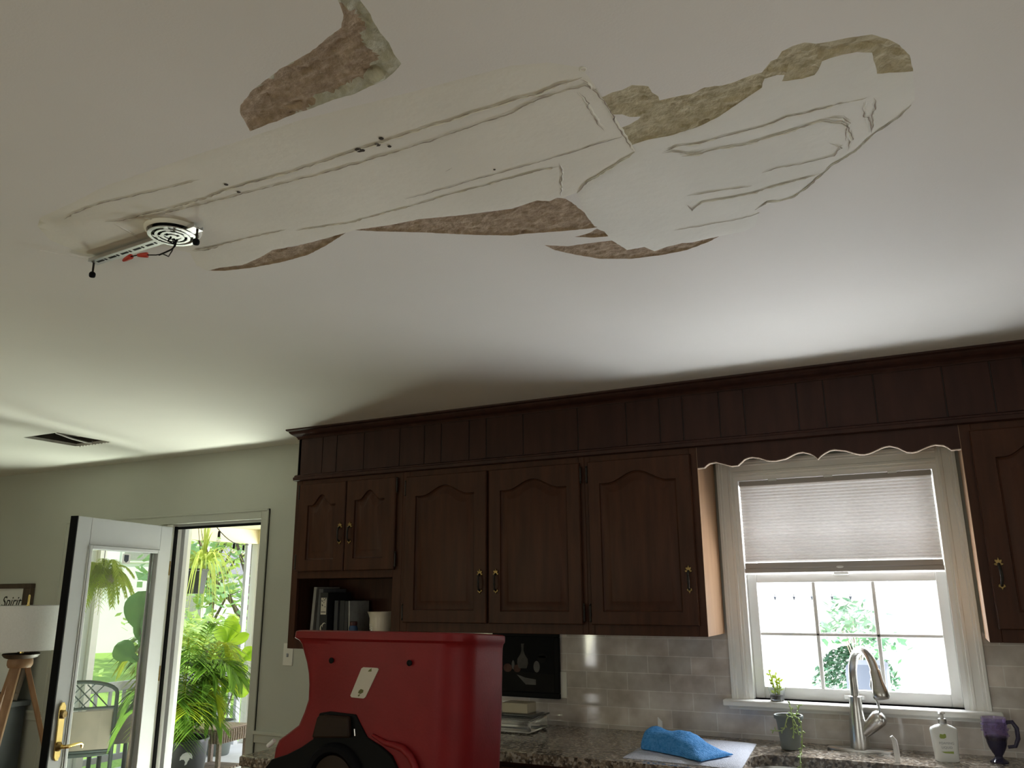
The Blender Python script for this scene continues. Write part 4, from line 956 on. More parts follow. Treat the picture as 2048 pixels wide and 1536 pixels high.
obj('painted_cloth', MB().prism([(-1.905,1.135),(-1.885,1.130),(-1.86,1.122),(-1.80,1.115),(-1.80,1.090),(-1.855,1.090)], yb+.0060, yb+.0076), M['still_pale'], cv_)
# outlet and light switch
ol = thing('outlet_plate', 'ivory outlet plate on the splashback behind the dark painting edge', 'outlet', (-1.655, WY-.008, 1.10))
obj('plate', MB().box(-1.69,-1.64,WY-.013,WY-.008,1.035,1.155), M['switch'], ol, bevel=.002)
sx_, sz_ = -3.405, 1.190
sw = thing('light_switch', 'ivory toggle light switch on the wall left of the cabinets', 'light switch', (sx_, WY, sz_))
obj('plate', MB().box(sx_-.036,sx_+.036,WY-.006,WY,sz_-.062,sz_+.062), M['switch'], sw, bevel=.002)
obj('toggle', MB().box(sx_-.005,sx_+.005,WY-.016,WY-.006,sz_-.014,sz_+.006), M['labelgrey'], sw, bevel=.002)

# ---- shelf contents
SZ = 1.305
def book(x0, x1, h, y0, dep, m, label, lean=0, name='book'):
    t = thing(name, label, 'book', ((x0+x1)/2, y0, SZ+.0005), group='books on the open shelf')
    z0, z1 = SZ+.0005, SZ+h; sh = Matrix.Identity(4); sh[0][2] = lean; T0 = Matrix.Translation((0,0,z0)) @ sh @ Matrix.Translation((0,0,-z0))
    c = MB().box(x0, x0+.003, y0, y0+dep, z0, z1).box(x1-.003, x1, y0, y0+dep, z0, z1).box(x0, x1, y0, y0+.004, z0, z1)
    obj('cover', c.xf(T0), m, t, bevel=.0015); obj('pages', MB().box(x0+.003, x1-.003, y0+.004, y0+dep-.005, z0+.004, z1-.004).xf(T0), M['book_a'], t)
    return t
book(-3.060,-3.040,.262,3.60,.20,M['book_g'],'tall pale-spined thin book, leftmost on the open shelf', .06)
book(-3.012,-2.982,.252,3.59,.20,M['book_c'],'grey ring-spined folder, second book from the left on the open shelf', .05)
b3 = book(-2.968,-2.915,.232,3.565,.20,M['book_d'],'thick black book with a cream spine label on the open shelf')
ylb = 3.565
obj('spine_label', MB().box(-2.960,-2.923,ylb-.001,ylb,SZ+.118,SZ+.205), M['sticker'], b3, label='cream label on the black spine')
dm = MB()
for k in range(16):
    x = random.uniform(-2.958,-2.930); z = SZ+random.uniform(.150,.198); dm.prism([(x,z),(x+random.uniform(.003,.008),z+.003),(x+.002,z+random.uniform(.004,.010))], ylb-.0018, ylb-.001)
obj('label_line', MB().box(-2.957,-2.926,ylb-.0018,ylb-.001,SZ+.129,SZ+.133), M['ink'], b3)
obj('label_print', dm, M['ink'], b3)
def crescent(cx, cz, r, w, a0, a1):
    o = [(cx+r*cos(a), cz+r*sin(a)) for a in [a0+(a1-a0)*k/14 for k in range(15)]]
    return o + [(cx+(r-w*sin(pi*k/14))*cos(a0+(a1-a0)*k/14), cz+(r-w*sin(pi*k/14))*sin(a0+(a1-a0)*k/14)) for k in range(13,0,-1)]
mo = MB().prism(crescent(-2.936, SZ+.045, .024, .008, radians(100), radians(290)), ylb-.0016, ylb-.0004).prism(crescent(-2.932, SZ+.062, .014, .006, radians(40), radians(230)), ylb-.0016, ylb-.0004)
obj('spine_moon', mo, M['sticker'], b3, label='pale crescent marks on the black spine')
book(-2.897,-2.872,.190,3.60,.18,M['book_e'],'charcoal book right of the thick black one on the open shelf')
book(-2.868,-2.835,.190,3.61,.18,M['book_f'],'black book in the middle of the open shelf, between two charcoal ones')
book(-2.831,-2.806,.188,3.605,.18,M['book_f'],'black book beside the thin white one on the open shelf')
book(-2.797,-2.786,.188,3.60,.17,M['book_a'],'thin white booklet at the right end of the shelf books', -.04)
jr = thing('blue_jar', 'small dark blue jar with a dark red lid in front of the books', 'jar', (-2.745, 3.575, SZ))
obj('jar', MB().lathe([(.018,.001),(.022,.004),(.023,.05),(.019,.062),(.017,.064)], (-2.745,3.575,SZ), 20), M['bluejar'], jr, smooth=40)
obj('lid', MB().lathe([(.019,.063),(.020,.066),(.020,.082),(.017,.084)], (-2.745,3.575,SZ), 20), M['redbrown'], jr, smooth=35)
jg = thing('cream_pitcher', 'cream glazed pitcher on the open shelf right of the books', 'pitcher', (-2.60, 3.62, SZ)); c3 = (-2.60,3.62,SZ)
pit = MB().lathe([(.042,.001),(.046,.004),(.058,.035),(.062,.065),(.060,.10),(.064,.128),(.0665,.133),(.062,.132),(.056,.10),(.056,.05),(.04,.012)], c3, 32)
for v in pit.v:
    if v.z > SZ+.095:
        d = v-Vector((c3[0],c3[1],v.z))
        if d.x < -.02 and abs(d.y+.01) < .045: v.x -= .020*((v.z-SZ-.095)/.038)*(1-abs(d.y+.01)/.045)
obj('body', pit, M['ceramic'], jg, smooth=60)
obj('handle', MB().tube([(-2.545,3.64,SZ+.115),(-2.512,3.65,SZ+.110),(-2.505,3.652,SZ+.075),(-2.535,3.645,SZ+.045)], .008, 10), M['ceramic'], jg, smooth=50)
dots = MB()
for k in range(14):
    a = random.uniform(-2.3,-1.1); z = random.uniform(.02,.075); r = .0595; dots.ball((c3[0]+r*cos(a), c3[1]+r*sin(a), SZ+z), random.uniform(.002,.004), 8)
obj('glaze_drops', dots, M['whitepl'], jg)
# ================================================================== ISLAND, RED TUB
il = thing('island', 'granite topped island unit whose end shows left of the red tub', 'island', (-2.0, 2.8, 0))
obj('worktop', MB().box(-2.537,-1.60,2.605,3.0,.872,.91), M['granite'], il, bevel=.006)
obj('body', MB().box(-2.50,-1.62,2.64,2.98,.10,.872).box(-2.47,-1.64,2.68,2.96,0,.1), M['wood'], il)
bn = thing('waste_bin', 'black flat-topped bin at the end of the granite island', 'bin', (-2.60, 2.80, 0))
obj('body', MB().loft([rr for rr in [[(p.x,p.y,z) for p in rrect(-2.66+i,-2.51-i,2.62+i,2.98-i,.03)] for z, i in ((0,.012),(.78,0))]]), M['black'], bn, smooth=40)
obj('lid', MB().loft([[(p.x,p.y,z) for p in rrect(-2.665+i,-2.505-i,2.615+i,2.985-i,.03)] for z, i in ((.78,0),(.815,0),(.825,.01))]), M['black'], bn, smooth=40)

TY = 2.0
tb = thing('plastic_tub', 'red moulded plastic tub with a rolled rim, white tag and black wheel arch', 'tub', (-1.4, TY+.15, .75))
PXT = [(587,1262,1000),(585.5,1266,1000.5),(584,1275,1000),(589,1280,997),(592,1288,995.5),(596.5,1305,995),(602,1325,994.8),(605.6,1347,994.5),(606.5,1370,994),(605,1400,993.5),(597,1425,992.8),(585.5,1452,992),(566,1467,991.3),(546,1482,990.5),(539.7,1497,990),(535,1521,989),(528,1540,988)]
rings = []
def tring(x0, x1, z, yf, yb, rr=.085, rl=.03):
    """front face slightly bowed; big radius at the right corner"""
    P = []
    for k in range(9): a = radians(180+90*k/8); P.append((x0+rl+rl*cos(a), yf+rl+rl*sin(a)))
    for k in range(1, 8): u = k/8; P.append((x0+rl+(x1-rr-x0-rl)*u, yf-.012*sin(pi*u)))
    for k in range(13): a = radians(270+90*k/12); P.append((x1-rr+rr*cos(a), yf+rr+rr*sin(a)))
    for k in range(7): a = radians(0+90*k/6); P.append((x1-.05+.05*cos(a), yb-.05+.05*sin(a)))
    for k in range(7): a = radians(90+90*k/6); P.append((x0+.05+.05*cos(a), yb-.05+.05*sin(a)))
    return [(x, y, z) for x, y in P]
tz = []
for i, (xl, y, xr) in enumerate(PXT):
    a = aty(xl, y, TY); b_ = aty(xr, y, TY+.23); tz.append((a.x, b_.x-.000, a.z))
z_top = tz[0][2]
for i, (a, b_, z) in enumerate(tz):
    rings.append(tring(a, b_, z, TY + (.0 if i < 3 else .008), TY+.30, .10, .02 if i < 4 else .03))
for z in (1.02, .90, .75): rings.append(tring(tz[-1][0]-.01, tz[-1][1], z, TY+.008, TY+.30, .10))
# hollow: the rim turns inward and down; the whole mouth leans back a little
inn = []
for ins, z in ((.006,.003),(.020,.004),(.030,-.01),(.045,-.12)):
    a, b_, _ = tz[0]; inn.append(tring(a+ins, b_-ins, z_top+z, TY+ins, TY+.30-ins, .09, .02))
rings = inn[::-1] + rings
for r in rings:
    for k, p in enumerate(r):
        dz = max(0, p[2]-(z_top-.30))/.30
        r[k] = (p[0], p[1], p[2]-max(0, (p[1]-TY))*.068*min(1, dz))
obj('shell', MB().loft(rings), M['red'], tb, smooth=45)
def tq(px, py, y): p = aty(px, py, y); return (p.x, p.z)
yf = TY-.006
# wheel arch, tyre, hub and bracket on the lower front
arch = [tq(*q, yf) for q in [(528,1540),(545,1518),(575,1509),(604,1494),(627,1478),(640,1426),(660,1423),(712,1429),(722,1450),(735,1475),(765,1495),(783,1512),(795,1540)]]
obj('wheel_arch', MB().prism(arch, yf-.004, yf+.012), M['black'], tb, bevel=.003, label='black wheel arch liner')
c = tq(672, 1562, yf); r1 = c[1]-tq(672, 1484, yf)[1]; 
c_ax = [( -1, )]
ty_ = MB().lathe([(r1*.72,.0),(r1*.78,.020),(r1*.92,.022),(r1*1.0,.012),(r1*1.0,-.004)], (c[0], yf-.004, c[1]), 48, 'y')
obj('wheel', ty_, M['rubber'], tb, smooth=40, label='black wheel')
obj('hub', MB().lathe([(r1*.70,-.002),(r1*.68,.010),(r1*.45,.015),(.001,.016)], (c[0], yf-.006, c[1]), 48, 'y'), M['darkbrown'], tb, smooth=40, label='dark brown wheel hub')
br = [tq(*q, yf) for q in [(632,1474),(643,1431),(655,1428),(705,1432),(707,1474)]]
obj('bracket', MB().prism(br, yf-.022, yf-.003), M['darkbrown'], tb, bevel=.006, label='dark brown bracket above the wheel')
obj('bracket_pin', MB().tube([aty(709,1458,yf-.02), aty(710,1472,yf-.02)], .0022, 8), M['steel'], tb)
lip = [aty(x, y, yf-.001) for x, y in [(745,1470),(770,1486),(788,1490),(805,1497),(820,1512),(828,1528),(832,1545)]]
obj('fender_lip', MB().tube(lip, [.004,.007,.009,.010,.010,.010,.010], 10), M['red'], tb, smooth=60)
obj('clip', MB().tube([aty(549,1481,TY+.02), aty(536,1492,TY+.02)], .0065, 10), M['whitepl'], tb, label='small white peg at the left edge')
for (x, y) in ((663,1321),(819,1326)):
    p = aty(x, y, TY-.003); obj('bolt', MB().lathe([(.0075,.0),(.0085,.004),(.005,.006),(.001,.006)], (p.x, TY-.001, p.z), 14, 'y'), M['black'], tb)
Ttag = [tq(*q, TY-.006) for q in [(726.5,1334.5),(755,1336),(757,1339),(731,1394),(727,1397),(703,1394.5),(701,1391),(723,1337)]]
tg = obj('tag', MB().prism(Ttag, TY-.0068, TY-.0035), M['sticker'], tb, label='small slanted off-white tag')
for q_ in ([(718,1381),(722,1378),(727,1380),(726,1385),(721,1388),(716,1386)], [(716,1390),(720,1388),(719,1392),(716,1393)], [(738,1340),(743,1336.5),(743,1343),(736,1343.5)]):
    obj('tag_mark', MB().prism([tq(*q, TY-.007) for q in q_], TY-.0074, TY-.0069), M['hub'], tb)
st = thing('side_table', 'low wooden table carrying the red tub', 'table', (-1.4, 2.15, 0))
obj('top', MB().box(-1.92,-.98,1.93,2.40,.72,.75), M['oak'], st, bevel=.005)
for x in (-1.88,-1.02):
    for y in (1.97, 2.36): obj('leg', MB().box(x-.025, x+.025, y-.025, y+.025, 0, .72), M['oak'], st, bevel=.004)

# ================================================================== CEILING FIXTURE PLATE
fc = atz(345, 473, CZ-.02); fa_ = Vector((fc.x, fc.y, CZ))
lt = thing('light_fixture_plate', 'bare zinc mounting bar and round plate of a removed ceiling light with loose wires', 'ceiling fixture', (fc.x, fc.y, CZ))
E1, E2 = atz(186, 526, CZ-.0175), atz(397, 457, CZ-.0175)
bd3 = (E2-E1); bl = bd3.length; bd3.normalize(); bn3 = Vector((-bd3.y, bd3.x, 0))
BT = Matrix(((bd3.x, bn3.x, 0, E1.x), (bd3.y, bn3.y, 0, E1.y), (0,0,1,CZ-.0175), (0,0,0,1)))
bar = MB().box(0, bl, -.014, .014, -.0012, .0012)
bar.box(0, bl, -.0145, -.0128, -.001, .009); bar.box(0, bl, .0128, .0145, -.001, .009)
obj('mounting_bar', bar.xf(BT), M['chrome'], lt)
slots = MB(); x = .02
while x < bl-.05:
    slots.box(x, x+.028, -.0035, .0035, -.0020, -.0011); slots.box(x+.034, x+.040, -.004, .004, -.0020, -.0011); x += .052
obj('slot', slots.xf(BT), M['black'], lt)
# round plate with concentric slots
rr = .060; cz = CZ-.019
rp_ = MB()
for a, b in ((.0,.011),(.021,.029),(.036,.043),(.051,rr)):
    rp_.lathe([(max(a,.0005), cz+.001),(b, cz+.001),(b, cz-.0015),(max(a,.0005), cz-.0015)], (fc.x, fc.y, 0), 40, cap=False)
for k in range(4):
    an = k*pi/2+.5; d = Vector((cos(an), sin(an), 0)); n_ = Vector((-d.y, d.x, 0)); s = Vector((fc.x, fc.y, cz))
    rp_.add([s+d*.015-n_*.006, s+d*.056-n_*.006, s+d*.056+n_*.006, s+d*.015+n_*.006], [(0,1,2,3)])
obj('round_plate', rp_, M['chrome'], lt, smooth=30, fix=False)
obj('junction_box', MB().lathe([(.050, CZ+.0),(.050, cz+.004),(.047, cz+.004),(.001, cz+.006)], (fc.x, fc.y, 0), 32), M['black'], lt, label='dark inside of the junction box')
obj('box_collar', MB().lathe([(.070, CZ-.0005),(.068, CZ-.008),(.063, CZ-.011),(.058, CZ-.008),(.058, CZ)], (fc.x, fc.y, 0), 32, cap=False), M['skim'], lt, smooth=50)
for e_, off in ((E1, .004), (E2, .004)):
    p = Vector((e_.x, e_.y, CZ-.022)) + bd3*(off if e_ is E1 else -off)
    sc = obj('stud', MB().tube([p+Vector((0,0,.008)), p+Vector((0,0,-.030))], .0028, 8), M['iron'], lt)
    obj('ball_nut', MB().lathe([(.001,-.040),(.007,-.038),(.0085,-.034),(.0085,-.028),(.006,-.024),(.001,-.023)], p, 16), M['rubber'], sc, smooth=60)
def aw(px, py, dz=.045): return atz(px, py, CZ-dz)
obj('wire', MB().tube([aw(348,478,.03), aw(352,485,.045), aw(350,492,.055), aw(343,499,.06), aw(330,505,.06), aw(318,510,.06)], .0022, 8), M['black'], lt, label='black wire')
obj('wire', MB().tube([aw(345,478,.03), aw(349,490,.05), aw(344,502,.06), aw(337,513,.06), aw(326,508,.06), aw(312,510,.06), aw(295,510,.06)], .0016, 8), M['iron'], lt, label='dark wire')
obj('wire', MB().tube([aw(342,474,.03), aw(336,482,.045), aw(346,487,.05), aw(355,480,.04)], .0026, 8), M['black'], lt)
for (a, b) in (((295,510),(275,510.5)),((262,513),(247,521))):
    A_, B_ = aw(*a, .06), aw(*b, .06); obj('wire_nut', MB().tube([A_, A_.lerp(B_,.15), A_.lerp(B_,.7), B_], [.0068,.0072,.0055,.0035], 12), M['rednut'], lt, smooth=50, label='red wire nut')
obj('wire', MB().tube([aw(274,510.5,.06), aw(262,513,.06)], .0016, 8), M['black'], lt)
# cable in the square opening
hxm = (HX0+HX1)/2-.015
obj('ceiling_cable', MB().tube([(hxm-.01,HY0+.01,CZ+.16),(hxm-.005,HY0+.03,CZ+.08),(hxm+.01,HY0+.10,CZ+.03),(hxm+.015,HY0+.2,CZ+.012),(hxm+.005,HY1-.03,CZ+.006),(hxm,HY1+.004,CZ+.012),(hxm,HY1+.02,CZ+.06),(hxm,HY1+.05,CZ+.31)], .006, 10), M['cord'], smooth=60, label='white cable hanging across the square hole in the ceiling', cat='cable')

# ================================================================== LAMP AND CONSOLE AT THE LEFT
ly = 3.10; lc = aty(55, 1213, ly); LXc = aty(50, 1255, ly).x
rad = (aty(121, 1255, ly).x - aty(-14, 1255, ly).x)/2*.80; zt, zb = aty(55, 1211, ly).z, aty(55, 1299, ly).z
lp = thing('floor_lamp', 'wooden tripod floor lamp with a white drum shade beside the open door', 'lamp', (LXc, ly, 0))
obj('shade', MB().lathe([(rad, zb),(rad, zt)], (LXc, ly, 0), 48, cap=False).lathe([(rad-.003, zb),(rad-.003, zt)], (LXc, ly, 0), 48, cap=False), M['lampshade'], lp, smooth=60)
obj('shade_ring', MB().lathe([(rad+.001, zb),(rad+.001, zb+.004),(rad-.005, zb+.004),(rad-.005, zb)], (LXc, ly, 0), 48).lathe([(rad+.001, zt-.004),(rad+.001, zt),(rad-.005, zt),(rad-.005, zt-.004)], (LXc, ly, 0), 48), M['lampshade'], lp)
obj('stem', MB().lathe([(.011, zb-.06),(.011, zt),(.006, zt+.005),(.006, zt+.055),(.003, zt+.062),(.001,zt+.062)], (LXc, ly, 0), 16), M['brass_bright'], lp, smooth=40)
ht = zb-.05
obj('top_disc', MB().lathe([(.095, ht+.028),(.098, ht+.022),(.085, ht+.006),(.07, ht)], (LXc, ly, 0), 32), M['walnut'], lp, smooth=35)
obj('collar', MB().lathe([(.062, ht),(.066, ht-.010),(.066, ht-.035),(.058, ht-.05)], (LXc, ly, 0), 24), M['oak'], lp, smooth=35)
for a in (radians(-55), radians(65), radians(185)):
    d = Vector((cos(a), sin(a), 0)); n_ = Vector((-d.y, d.x, 0)); top = Vector((LXc, ly, ht-.02))+d*.03; bot = Vector((LXc, ly, .0))+d*.40
    w, t = .030, .013
    lg = MB().loft([[p+n_*sx*w*.5*s+d*sy*t for sx, sy in ((-1,-1),(1,-1),(1,1),(-1,1))] for p, s in ((bot,1.0),(top,1.5))])
    l_ = obj('leg', lg, M['oak'], lp, bevel=.003)
    m1, m2 = bot.lerp(top, .50), bot.lerp(top, .55)
    obj('joint_band', MB().loft([[p+n_*sx*(w*.62+.003)+d*sy*(t+.003) for sx, sy in ((-1,-1),(1,-1),(1,1),(-1,1))] for p in (m1, m2)]), M['brass'] if a < 0 else M['whitepl'] if a < 2 else M['walnut'], l_)
cn = thing('console', 'dark slate console cabinet against the wall behind the tripod lamp', 'console', (-6.25, 3.62, 0))
obj('body', MB().box(-6.95,-5.70,3.42,3.80,.06,.80), M['console'], cn, bevel=.004)
obj('top', MB().box(-6.98,-5.66,3.39,3.81,.80,.835), M['console'], cn, bevel=.004)
for i in range(3): obj('door', MB().box(-6.93+i*.415,-6.93+i*.415+.395,3.405,3.42,.10,.78), M['console'], cn, bevel=.003)
for x in (-6.9,-5.78): obj('leg', MB().box(x, x+.05, 3.46, 3.76, 0, .06), M['black'], cn)
bk = thing('console_book', 'pale book lying on the dark console behind the tripod lamp', 'book', (-5.82, 3.55, .8355))
obj('cover', MB().box(-5.99,-5.745,3.44,3.60,.8355,.842).box(-5.99,-5.745,3.44,3.60,.866,.872).box(-5.99,-5.98,3.44,3.60,.842,.866), M['paper'], bk); obj('pages', MB().box(-5.98,-5.75,3.45,3.595,.842,.866), M['book_g'], bk)
def framed(name, label, x0, x1, z0, z1, y, fw, dep, fm, tilt=0):
    t = thing(name, label, 'sign', ((x0+x1)/2, y, z0)); T0 = Matrix.Translation(((x0+x1)/2, y, z0)) @ Matrix.Rotation(tilt, 4, 'X') @ Matrix.Translation((-(x0+x1)/2, -y, -z0))
    obj('frame', MB().box(x0,x1,y-dep,y,z1-fw*.4,z1).box(x0,x1,y-dep,y,z0,z0+fw*.4).box(x0,x0+fw,y-dep,y,z0+fw*.4,z1-fw*.4).box(x1-fw,x1,y-dep,y,z0+fw*.4,z1-fw*.4).xf(T0), fm, t, bevel=.003)
    obj('board', MB().box(x0+fw,x1-fw,y-dep*.55,y-dep*.3,z0+fw*.4,z1-fw*.4).xf(T0), M['paper'], t)
    return t, T0
ux1 = aty(64, 1190, WY-.02).x; uz1 = aty(60, 1167, WY-.03).z
s_up, T0 = framed('wall_sign', 'white framed word sign on the wall above the lamp shade', ux1-.95, ux1, uz1-.42, uz1, WY-.002, .085, .035, M['walnut'])
tp = aty(19, 1208, WY-.03)
text('lettering', 'Spirit', .105, Matrix.Translation((tp.x, WY-.0235, tp.z-.018)) @ TX, M['ink'], s_up, shear=.35)
lx1 = aty(44, 1330, 3.72).x
s_lo, T1 = framed('leaning_sign', 'white sign in a dark frame leaning on the wall behind the tripod lamp', lx1-.75, lx1, .8362, 1.24, 3.72, .12, .035, M['walnut'], radians(-12))
text('lettering', 'love', .12, T1 @ Matrix.Translation((lx1-.42, 3.72-.0195, 1.0)) @ TX, M['labelgrey'], s_lo, shear=.3)
# ================================================================== OUTSIDE
gx0 = -60; gz = -.30
struct('ground', MB().box(-60, 40, WY+WT+.02, 90, gz-.1, gz-.02), M['gravel'], label='pale drive outside the kitchen window')
struct('lawn', MB().box(-60, -7.15, WY+WT+.5, 24, gz-.02, gz), M['lawn'], label='sunny green lawn beyond the porch')
# porch shell
PXL, PYB = -7.0, 7.25
struct('porch_floor', MB().box(-7.12,-2.9,WY+WT,7.5,-.30,-.05), M['porch_floor'], label='grey porch floor')
pr = MB().box(-7.2,-2.9,WY+WT,7.5,2.26,2.30); 
struct('porch_ceiling', pr, M['porch_cream'], label='cream porch ceiling')
pb = MB().box(PXL-.05,PXL+.05,WY+WT,PYB+.05,2.10,2.26).box(PXL+.05,-2.9,PYB-.05,PYB+.05,2.10,2.26)
struct('porch_beam', pb, M['porch_cream'], label='cream porch edge beam', bevel=.004)
post = thing('porch_post', 'white porch corner post at the right side of the door view', 'post', (PXL, PYB, -.05), group='white porch posts')
obj('shaft', MB().box(PXL-.045,PXL+.045,PYB-.045,PYB+.045,-.05,2.10), M['porch_white'], post, bevel=.004)
obj('stop_bead', MB().box(PXL+.06,PXL+.10,PYB-.045,PYB+.02,-.05,2.10), M['porch_white'], post)
obj('screen_frame', MB().box(PXL-.04,PXL-.0,PYB-.16,PYB-.10,-.05,2.10), M['porch_floor'], post, label='grey screen frame beside the post')
p2 = dup(post, (PXL, 5.18, -.05), 'white porch post seen through the glass of the door', 'white porch posts')
for i, y in enumerate((6.13, 3.95+.25)):
    pass
rl_ = thing('porch_rail', 'grey porch railing behind the potted plants', 'railing', (PXL, 6.1, -.05))
obj('top_rail', MB().box(PXL-.03,PXL+.03,5.26,PYB-.25,.66,.74), M['porch_floor'], rl_, bevel=.004); obj('bottom_rail', MB().box(PXL-.02,PXL+.02,5.26,PYB-.25,.05,.10), M['porch_floor'], rl_)
for k in range(12): obj('baluster', MB().box(PXL-.012,PXL+.012,5.32+k*.15,5.344+k*.15,.10,.66), M['porch_floor'], rl_)

struct('wall_porch', MB().box(-2.9,-2.75,WY+WT,7.5,-.30,2.60), M['siding'], label='white end wall of the porch')  # added out of view to keep the drive lamp off the porch
# string of small bulbs under the porch roof
def bulb(p, label, group):
    t = thing('string_bulb', label, 'string light', p, group)
    obj('socket', MB().lathe([(.010,0),(.012,-.02),(.012,-.05),(.010,-.055)], p, 10), M['black'], t); obj('bulb', MB().ball((p[0],p[1],p[2]-.075), .022, 12, (1,1,1.25)), M['clear'], t, smooth=60)
wire = MB(); A_ = aty(345, 1062, 5.2); 
W0, W1 = Vector((-5.05, 4.6, 2.20)), Vector((-6.9, 7.0, 2.08))
def wp(u): p = W0.lerp(W1, u); p.z -= .10*sin(pi*u); return p
wire.tube([wp(k/12) for k in range(13)], .004, 6)
obj('light_string', wire, M['black'], label='thin dark cord strung under the cream porch ceiling', cat='cord')
bl_lab = ['hanging bulb nearest the spider plant', 'hanging bulb in the middle of the porch cord', 'hanging bulb nearest the corner post']
for u, s in zip((.30,.62,.86), bl_lab):
    p = wp(u); q = (p.x, p.y, p.z-.005); bulb(q, s, 'bulbs on the porch cord')

# ---- leaf builders
def arch_pts(b, d, L, rise, droop, n=10):
    """b base, d horizontal direction, L reach"""
    return [b + d*(L*u) + Vector((0,0, rise*sin(min(1,u*1.15)*pi*.5) - droop*u**2.4)) for u in [k/n for k in range(n+1)]]
def blade(mb, pts, w, fold=.25):
    m = len(pts)
    V = []
    for i, p in enumerate(pts):
        t = (pts[min(i+1,m-1)]-pts[max(i-1,0)]).normalized(); s = t.cross(Vector((0,0,1)))
        s = s.normalized() if s.length > .05 else Vector((1,0,0)); up = s.cross(t).normalized()
        u = i/(m-1); ww = w*min(1, .45+u*3)*max(.04, (1-u)**.7 if u > .35 else 1)
        V += [p-s*ww+up*ww*fold, p, p+s*ww+up*ww*fold]
    mb.add(V, [(3*i+k, 3*i+k+1, 3*i+k+4, 3*i+k+3) for i in range(m-1) for k in range(2)])
def frond(lv, st, b, d, L, rise, droop, n=22, ll=.16, w=.011):
    P = arch_pts(b, d, L, rise, droop, 16); st.tube(P, [.005*(1-.7*i/16) for i in range(17)], 6)
    for k in range(n):
        u = .22+.78*k/n; i = min(15, int(u*16)); p = P[i].lerp(P[i+1], u*16-i); t = (P[i+1]-P[i]).normalized()
        s = t.cross(Vector((0,0,1))).normalized(); l_ = ll*(.45+.9*sin(pi*min(1,(u-.12)*1.0)))*random.uniform(.85,1.1)
        for sg in (-1, 1):
            q = (s*sg*.85+t*.55).normalized(); e = [p+q*(l_*v)+Vector((0,0,-.35*l_*v*v)) for v in (0,.35,.7,1)]
            blade(lv, e, w, .15)
# big black pot with a parlour palm
random.seed(11)
pp = (-5.40, 4.88); PZ = -.05
pl_t = thing('potted_palm', 'large feathery palm in a big black pot just outside the open door', 'potted plant', (*pp, PZ), group='porch plants')
HP = .50; RP = .235
obj('pot', MB().lathe([(.15,PZ),(.165,PZ+.01),(.205,PZ+.2),(RP-.008,PZ+HP-.02),(RP,PZ+HP-.018),(RP,PZ+HP),(RP-.012,PZ+HP),(RP-.02,PZ+HP-.05)], (*pp,0), 40), M['pot_black'], pl_t, smooth=40)
obj('soil', MB().lathe([(.001,PZ+HP-.035),(RP-.016,PZ+HP-.04)], (*pp,0), 24, cap=False), M['soil'], pl_t)
toc = Vector((-pp[0], -pp[1], 0)).normalized(); sd_ = Vector((-toc.y, toc.x, 0))
def onpot(u, v, r): # emblem on the pot facing the room
    a = atan2(toc.y, toc.x)+u/r; return Vector((pp[0]+r*cos(a), pp[1]+r*sin(a), PZ+v+.21))
em = MB()
cap = [(-.050,.150),(-.047,.175),(-.032,.194),(-.008,.203),(.018,.200),(.036,.188),(.046,.168),(.044,.150),(.034,.158),(.020,.160),(.022,.150),(.012,.140),(.004,.118),(-.012,.112),(-.008,.135),(-.018,.152),(-.034,.156)]
for yo in (0,):
    n = len(cap); em.add([onpot(u+.075, v+.012, .2115+.08*v) for u, v in cap]+[onpot(u+.075, v+.012, .2045+.08*v) for u, v in cap], [tuple(range(n))]+[(i,i+n,(i+1)%n+n,(i+1)%n) for i in range(n)])
obj('emblem', em, M['porch_floor'], pl_t, smooth=0, label='pale curled emblem on the pot')
lv_, ly_, st_ = MB(), MB(), MB()
for k in range(24):
    a = random.uniform(0, 2*pi); d = Vector((cos(a), sin(a), 0)); b = Vector((pp[0]+.05*cos(a), pp[1]+.05*sin(a), PZ+HP-.04))
    front = cos(a+radians(42)) > .45
    frond(lv_ if k % 3 else ly_, st_, b, d, random.uniform(.2,.34) if front else random.uniform(.26,.52), random.uniform(.60,1.0), random.uniform(.02,.14) if front else random.uniform(.10,.36), 20, .20, .012)
for a, L, r_, dr in ((radians(-130),.40,.42,.30),(radians(95),.40,.45,.25),(radians(20),.40,.72,.22),(radians(-35),.35,.85,.2),(radians(-125),.36,.55,.25),(radians(60),.42,.75,.3)):
    d = Vector((cos(a), sin(a), 0)); frond(lv_, st_, Vector((*pp, PZ+HP-.04))+d*.05, d, L, r_, dr, 24, .22, .014)
for k in range(22):
    a = random.uniform(-2.6, 1.2); d = Vector((cos(a), sin(a), 0)); frond(lv_ if k % 4 else ly_, st_, Vector((*pp, PZ+HP-.04))+d*.06, d, random.uniform(.14,.34), random.uniform(.26,.62), random.uniform(.10,.26), 18, .19, .012)
obj('fronds', lv_, M['palm'], pl_t, smooth=0, fix=False); obj('young_fronds', ly_, M['palm_y'], pl_t, smooth=0, fix=False); obj('stems', st_, M['palm_y'], pl_t)
obj('hanging_root', MB().tube([(pp[0]+.10,pp[1]-.20,PZ+HP),(pp[0]+.11,pp[1]-.235,PZ+HP-.05),(pp[0]+.10,pp[1]-.235,PZ+HP-.11),(pp[0]+.115,pp[1]-.235,PZ+HP-.15)], .003, 6), M['cord'], pl_t)
